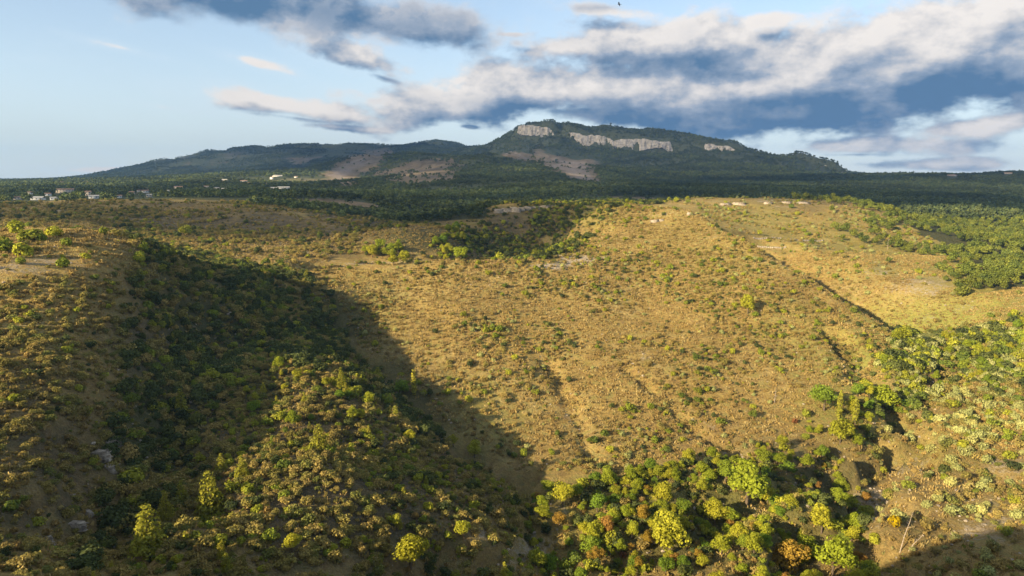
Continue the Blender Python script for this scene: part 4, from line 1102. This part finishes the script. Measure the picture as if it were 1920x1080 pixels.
cliff('long pale cliff band below the mountain top', [(1062, 247, 264, 3292), (1085, 251, 269, 3270), (1110, 255, 273, 3252), (1128, 258, 275, 3240), (1150, 261, 276, 3230)])
cliff('middle pale cliff band below the mountain top', [(1142, 264, 275, 3228), (1160, 262, 278, 3222), (1195, 261, 280, 3210), (1215, 262, 277, 3203), (1240, 266, 275, 3195), (1264, 270, 280, 3190)])
cliff('low broken cliff on the right shoulder of the mountain', [(1322, 271, 281, 3100), (1350, 274, 284, 3072), (1380, 280, 288, 3040), (1402, 284, 289, 3025)])
cliff('small cliff at the right foot of the mountain ridge', [(1512, 303, 312, 2800), (1540, 311, 321, 2742), (1565, 317, 328, 2700), (1588, 325, 333, 2660)])

def block_mesh(name, sx, sy, sz, rng, strata=3):
    """weathered bedded rock"""
    V, F = [], []
    rings = []
    for j in range(strata * 2 + 1):
        f = j / (strata * 2)
        k = (1.0 if j % 2 == 0 else .93) * (1 - .25 * f)
        ring = []
        for i in range(12):
            a = 2 * math.pi * i / 12
            c, s = math.cos(a), math.sin(a)
            r = k / max(abs(c), abs(s)) ** .5 * (1 + rng.normal() * .13)
            ring.append((c * r * sx, s * r * sy, f * sz * (1 + rng.normal() * .05) - .5 * sz))
        rings.append(ring)
    for r in rings: V += r
    n = 12
    for j in range(len(rings) - 1):
        for i in range(n): F.append((j * n + i, j * n + (i + 1) % n, (j + 1) * n + (i + 1) % n, (j + 1) * n + i))
    V.append((0, 0, .53 * sz)); t = len(V) - 1; b = (len(rings) - 1) * n
    for i in range(0, n, 2): F.append((b + i, b + (i + 1) % n, b + (i + 2) % n, t))
    return raw_mesh(name, np.array(V), np.array(F), np.full(len(V), .5), [M['rock']])
rr = np.random.default_rng(5)
def outcrop(px, py, wpx, hpx, label, group=None, cat='rock', name='rock_outcrop'):
    x, y, z = hit(px, py)
    d = math.sqrt(x * x + y * y + (z - CAM_Z) ** 2)
    w = wpx * d / FPX / 2; h = hpx * d / FPX
    o = link(bpy.data.objects.new(name, block_mesh(name, w * 1.25, w * .6, h * .8, rr, 4)))
    o.location = (x, y, z); o.rotation_euler = (rr.normal() * .08, rr.normal() * .08, rr.random() * .8 - .4)
    o['label'] = label; o['category'] = cat
    if group: o['group'] = group
for a in [(183, 856, 34, 22, 'pale bedded limestone outcrop at the lip of the shaded ravine'), (212, 836, 26, 24, 'upper limestone outcrop at the lip of the shaded ravine'), (205, 880, 18, 16, 'small grey rock below the ravine outcrops'),
          (140, 985, 30, 14, 'low pale rock ledge in the lower left corner'), (88, 1012, 16, 12, 'small pale rock at the lower left edge'), (160, 962, 20, 10, 'flat grey rock above the low ledge at lower left'),
          (1228, 416, 16, 9, 'pale boulder on top of the golden hill'), (1240, 414, 9, 7, 'small boulder next to the pale one on the golden hill'), (1294, 402, 12, 8, 'dark rock at the right end of the golden hilltop'),
          (178, 441, 1, 1, 'x')][:-1]: outcrop(*a)
for i, (px, py, w, h) in enumerate([(936, 397, 16, 9), (950, 395, 18, 8), (966, 394, 16, 9), (978, 393, 10, 8), (990, 391, 14, 7), (1004, 390, 16, 6), (1020, 388, 16, 6), (1036, 387, 12, 6)]):
    outcrop(px, py + 2, w * 1.2, h * 1.9, '%s pale block of the broken rock band on the low ridge' % ('leftmost', 'second from left', 'third from left', 'fourth from left', 'fourth from right', 'third from right', 'second from right', 'rightmost')[i], 'rock band on the low ridge')
for i, (px, py, w, h) in enumerate([(1360, 384, 20, 5), (1385, 383, 22, 5), (1440, 382, 16, 5), (1475, 381, 16, 5), (1505, 382, 22, 5), (1560, 372, 12, 5), (1585, 377, 8, 4)]):
    outcrop(px, py, w, h * 1.4, '%s pale rock of the ledge along the top of the right-hand hill' % ('leftmost', 'second from left', 'third from left', 'middle', 'third from right', 'second from right', 'rightmost')[i], 'rock ledge on the right-hand hill')
def stone_wall(a, b, label):
    pa, pb = hit(*a), hit(*b)
    n = 14
    rngw = np.random.default_rng(int(a[0]))
    V, F = [], []
    for i in range(n):
        t0, t1 = i / n, (i + .93) / n
        c = [np.array(pa) * (1 - t) + np.array(pb) * t for t in (t0, t1)]
        d = unit(c[1] - c[0]); s = np.array([-d[1], d[0], 0]) * .35
        h = .55 + .35 * rngw.random()
        for p in c: p[2] = float(ground(np.array([p[0]]), np.array([p[1]]))[0])
        o_ = len(V)
        for p in c:
            for sg in (-1, 1):
                V.append(p + s * sg - np.array([0, 0, .3])); V.append(p + s * sg * .8 + np.array([0, 0, h * (1 + .1 * rngw.normal())]))
        F += [(o_, o_ + 4, o_ + 5, o_ + 1), (o_ + 2, o_ + 3, o_ + 7, o_ + 6), (o_ + 1, o_ + 5, o_ + 7, o_ + 3), (o_, o_ + 1, o_ + 3, o_ + 2), (o_ + 4, o_ + 6, o_ + 7, o_ + 5)]
    o = link(bpy.data.objects.new('stone_ledge', raw_mesh('stone_ledge', np.array(V), np.array(F), np.full(len(V), .5), [M['rock']])))
    o['label'] = label; o['category'] = 'stone ledge'
stone_wall((1412, 446), (1466, 448), 'left length of the thin pale stone ledge across the right-hand hill')
stone_wall((1480, 450), (1544, 452), 'right length of the thin pale stone ledge across the right-hand hill')
stone_wall((1420, 462), (1474, 464), 'lower thin pale stone ledge on the right-hand hill')

# dead trunks at the lower right
def dead_tree(px, py, hpx, lean, label):
    x, y, z = hit(px, py)
    d = math.sqrt(x * x + y * y + (z - CAM_Z) ** 2); h = hpx * d / FPX
    o = link(bpy.data.objects.new('dead_tree', None)); o.location = (x, y, z); o['label'] = label; o['category'] = 'dead tree'
    path = [(0, 0, -.3), (lean * h * .35, .05, h * .4), (lean * h * .8, .1, h * .75), (lean * h, .1, h)]
    v, f = tube(path, [.13, .10, .07, .03]); link(bpy.data.objects.new('trunk', raw_mesh('trunk', v, f, np.full(len(v), .5), [M['deadwood']])), o)
    rg = np.random.default_rng(int(px))
    for i in range(7):
        t = .35 + .6 * rg.random(); a = rg.random() * 6.283; L = h * .22 * (1.2 - t)
        p0 = np.array([lean * h * t, .06, h * t]); p1 = p0 + np.array([math.cos(a) * L, math.sin(a) * L, L * .6])
        v, f = tube([p0, (p0 + p1) / 2 + rg.normal(size=3) * .05, p1], [.05, .035, .012], 4)
        link(bpy.data.objects.new('branch', raw_mesh('branch', v, f, np.full(len(v), .5), [M['deadwood']])), o)
M['deadwood'] = rock_material('grey_deadwood', (.40, .33, .26), (.26, .21, .165), 4.0)
dead_tree(1687, 1035, 66, .22, 'tall bare dead trunk leaning right at the lower right')
dead_tree(1702, 1034, 30, .75, 'broken dead trunk leaning low beside the tall bare one')
dead_tree(1452, 756, 26, .05, 'thin bare trunk on the lower golden slope')
dead_tree(1664, 468, 22, .0, 'thin bare tree on the pale hill behind the crest')

# ------------------------------------------------------------------ houses of the plain and of the hilltop village
def flat_mat(name, c, rough=.85):
    m, q, o = mat(name)
    pos = q.new('ShaderNodeNewGeometry').outputs['Position']
    n = q.noise(pos, .6, 4, .6)
    principled(q, o, q.mix(q.ramp(n, .3, .7), c, tuple(v * .82 for v in c)), rough)
    return m
M['w_white'] = flat_mat('white_render', (.80, .78, .74)); M['w_cream'] = flat_mat('cream_render', (.66, .56, .46)); M['w_stone'] = flat_mat('stone_wall', (.45, .39, .34))
M['r_tile'] = flat_mat('clay_tiles', (.42, .27, .20)); M['r_pale'] = flat_mat('pale_roof', (.70, .66, .62)); M['glass'] = flat_mat('dark_window', (.03, .035, .045), .2)
def box_faces(x0, x1, y0, y1, z0, z1):
    v = [(x0, y0, z0), (x1, y0, z0), (x1, y1, z0), (x0, y1, z0), (x0, y0, z1), (x1, y0, z1), (x1, y1, z1), (x0, y1, z1)]
    return np.array(v, float), np.array([(0, 3, 2, 1), (4, 5, 6, 7), (0, 1, 5, 4), (1, 2, 6, 5), (2, 3, 7, 6), (3, 0, 4, 7)])
def house(px, py, wpx, label, wall='w_white', roof='r_tile', storeys=1, group=None, flat=False, dz=0):
    x, y, z = hit(px, py)
    d = math.sqrt(x * x + y * y); w = max(.92 * wpx * d / FPX, 4.5); dp = min(w * .7, 9.0); h = 2.6 * storeys + dz
    o = link(bpy.data.objects.new('house', None)); o.location = (x, y, z); o.rotation_euler = (0, 0, math.atan2(-x, y) + rr.normal() * .25)
    o['label'] = label; o['category'] = 'house'
    if group: o['group'] = group
    v, f = box_faces(-w / 2, w / 2, -dp / 2, dp / 2, -3, h)
    link(bpy.data.objects.new('wall', raw_mesh('wall', v, f, np.full(8, .5), [M[wall]])), o)
    e = .45; rh = .16 * dp if not flat else .5
    V = np.array([(-w / 2 - e, -dp / 2 - e, h + .05), (w / 2 + e, -dp / 2 - e, h + .05), (w / 2 + e, dp / 2 + e, h + .05), (-w / 2 - e, dp / 2 + e, h + .05), (-w / 2 - e, 0, h + rh + .4), (w / 2 + e, 0, h + rh + .4)])
    rf = raw_mesh('roof', V, np.array([(0, 1, 5, 4), (2, 3, 4, 5), (0, 3, 2, 1), (0, 4, 3, 3), (1, 2, 5, 5)]), np.full(6, .5), [M[roof]])
    rf.validate()
    link(bpy.data.objects.new('roof', rf), o)
    nw = max(2, int(w / 4))
    for s_ in range(storeys):
        for i in range(nw):
            cx = -w / 2 + w * (i + .5) / nw
            v, f = box_faces(cx - .5, cx + .5, -dp / 2 - .05, -dp / 2 + .1, 3 * s_ + .9, 3 * s_ + 2.2)
            link(bpy.data.objects.new('window', raw_mesh('window', v, f, np.full(8, .5), [M['glass']])), o)
for a in HOUSES: house(*a)

# ------------------------------------------------------------------ birds
M['bird'] = flat_mat('dark_feathers', (.02, .02, .025))
def bird(px, py, dist, span, label, roll):
    x, y, z = pix_dir(px, py)
    v = Vector((x, y, z)) * (dist / y) + Vector((0, 0, CAM_Z))
    o = link(bpy.data.objects.new('bird', None)); o.location = v; o.rotation_euler = (.1, roll, 1.25); o['label'] = label; o['category'] = 'bird'
    L = span * .42
    vs, fs = tube([(0, -L * .55, 0), (0, -L * .4, .01), (0, -L * .1, 0), (0, L * .25, 0), (0, L * .42, .02), (0, L * .55, 0)], [.01, span * .03, span * .06, span * .05, span * .035, .008], 6)
    link(bpy.data.objects.new('body', raw_mesh('body', vs, fs, np.full(len(vs), .5), [M['bird']], None, True)), o)
    for s in (-1, 1):
        W_ = np.array([(0, L * .2, 0), (0, -L * .15, 0), (s * span * .25, -L * .12, span * .07), (s * span * .25, L * .28, span * .08), (s * span * .5, -L * .1, span * .02), (s * span * .5, -L * .02, span * .02)])
        T = W_ + np.array([0, 0, .02])
        V = np.concatenate([W_, T])
        link(bpy.data.objects.new('wing', raw_mesh('wing', V, np.array([(0, 1, 2, 3), (3, 2, 4, 5), (6, 9, 8, 7), (9, 11, 10, 8), (0, 3, 9, 6), (3, 5, 11, 9), (1, 7, 8, 2), (2, 8, 10, 4)]), np.full(12, .5), [M['bird']])), o)
    V, F = box_faces(-span * .04, span * .04, -L * .75, -L * .5, -.005, .015)
    link(bpy.data.objects.new('tail', raw_mesh('tail', V, F, np.full(8, .5), [M['bird']])), o)
bird(1161, 8, 110, 1.15, 'dark bird gliding at the top edge of the sky', .35)
bird(1555, 41, 260, .7, 'tiny dark bird high in the right part of the sky', -.2)
HAZE_DENSITY = 8.0e-5
CLOUDS_SHADE = [(900, 3300, 150, 2300, 1500, 160, 1), (-1700, 3600, 80, 1700, 1300, 140, 2), (1000, 1380, 40, 760, 640, 90, 3), (0, 1300, 40, 800, 560, 90, 4), (-500, 5200, 200, 2200, 700, 150, 5), (-210, 520, 45, 230, 110, 60, 6), (-5, 462, 45, 72, 62, 40, 7)]  # the last is an unseen cloud added to dim the bowl beside the crown

# ------------------------------------------------------------------ air
hz = bpy.data.meshes.new('haze')
hv, hf = box_faces(-6500, 6500, -900, 7000, -20, 398)
hz.from_pydata([tuple(v) for v in hv], [], [tuple(f) for f in hf])
m_, q_, o_ = mat('thin_blue_haze')
pv = q_.new('ShaderNodeVolumePrincipled')
pv.inputs['Color'].default_value = (.30, .56, 1.0, 1); pv.inputs['Density'].default_value = HAZE_DENSITY; pv.inputs['Anisotropy'].default_value = .2
q_.l.new(pv.outputs[0], o_.inputs['Volume'])
hz.materials.append(m_)
ho = link(bpy.data.objects.new('haze', hz)); ho['kind'] = 'stuff'; ho['label'] = 'thin blue haze in the air over the far slopes'; ho['category'] = 'haze'

# ------------------------------------------------------------------ the cloud bank whose shade lies on the mountain
def cloud_bank(cx, cy, cz, rx, ry, rz, seed):
    import bmesh
    bm = bmesh.new()
    bmesh.ops.create_icosphere(bm, subdivisions=5, radius=1.0)
    co = np.array([v.co[:] for v in bm.verts])
    a = np.arctan2(co[:, 1], co[:, 0])
    n = fbm(co[:, 0] * 3 + 7, co[:, 1] * 3 + co[:, 2] * 2, 1.0, 5, .6, seed)
    r = 1 + n * .42
    for v, k in zip(bm.verts, r):
        v.co = Vector((v.co.x * k * rx + cx, v.co.y * k * ry + cy, (v.co.z if v.co.z > 0 else v.co.z * .35) * k * rz + cz))
    me = bpy.data.meshes.new('cloud'); bm.to_mesh(me); bm.free()
    for p in me.polygons: p.use_smooth = True
    o = link(bpy.data.objects.new('cloud', me)); me.materials.append(M['cloud']); o['kind'] = 'structure'
    return o
m_, q_, o_ = mat('cloud_white')
d_ = q_.new('ShaderNodeBsdfDiffuse'); t_ = q_.new('ShaderNodeBsdfTranslucent'); x_ = q_.new('ShaderNodeMixShader')
d_.inputs[0].default_value = (.85, .85, .86, 1); t_.inputs[0].default_value = (.8, .82, .85, 1); x_.inputs[0].default_value = .4
q_.l.new(d_.outputs[0], x_.inputs[1]); q_.l.new(t_.outputs[0], x_.inputs[2])
y_ = q_.new('ShaderNodeMixShader'); y_.inputs[0].default_value = .52; tr_ = q_.new('ShaderNodeBsdfTransparent')   # thin cloud: some sun comes through
q_.l.new(x_.outputs[0], y_.inputs[1]); q_.l.new(tr_.outputs[0], y_.inputs[2]); q_.l.new(y_.outputs[0], o_.inputs[0])
M['cloud'] = m_
CLOUD_Z = 1250.0
def shade_at(x, y, z, rx, ry, rz, seed):
    t = (CLOUD_Z - z) / math.sin(SUN_EL)
    return cloud_bank(x - LIGHT.x * t, y - LIGHT.y * t, CLOUD_Z, rx, ry, rz, seed)
for c in CLOUDS_SHADE: shade_at(*c)
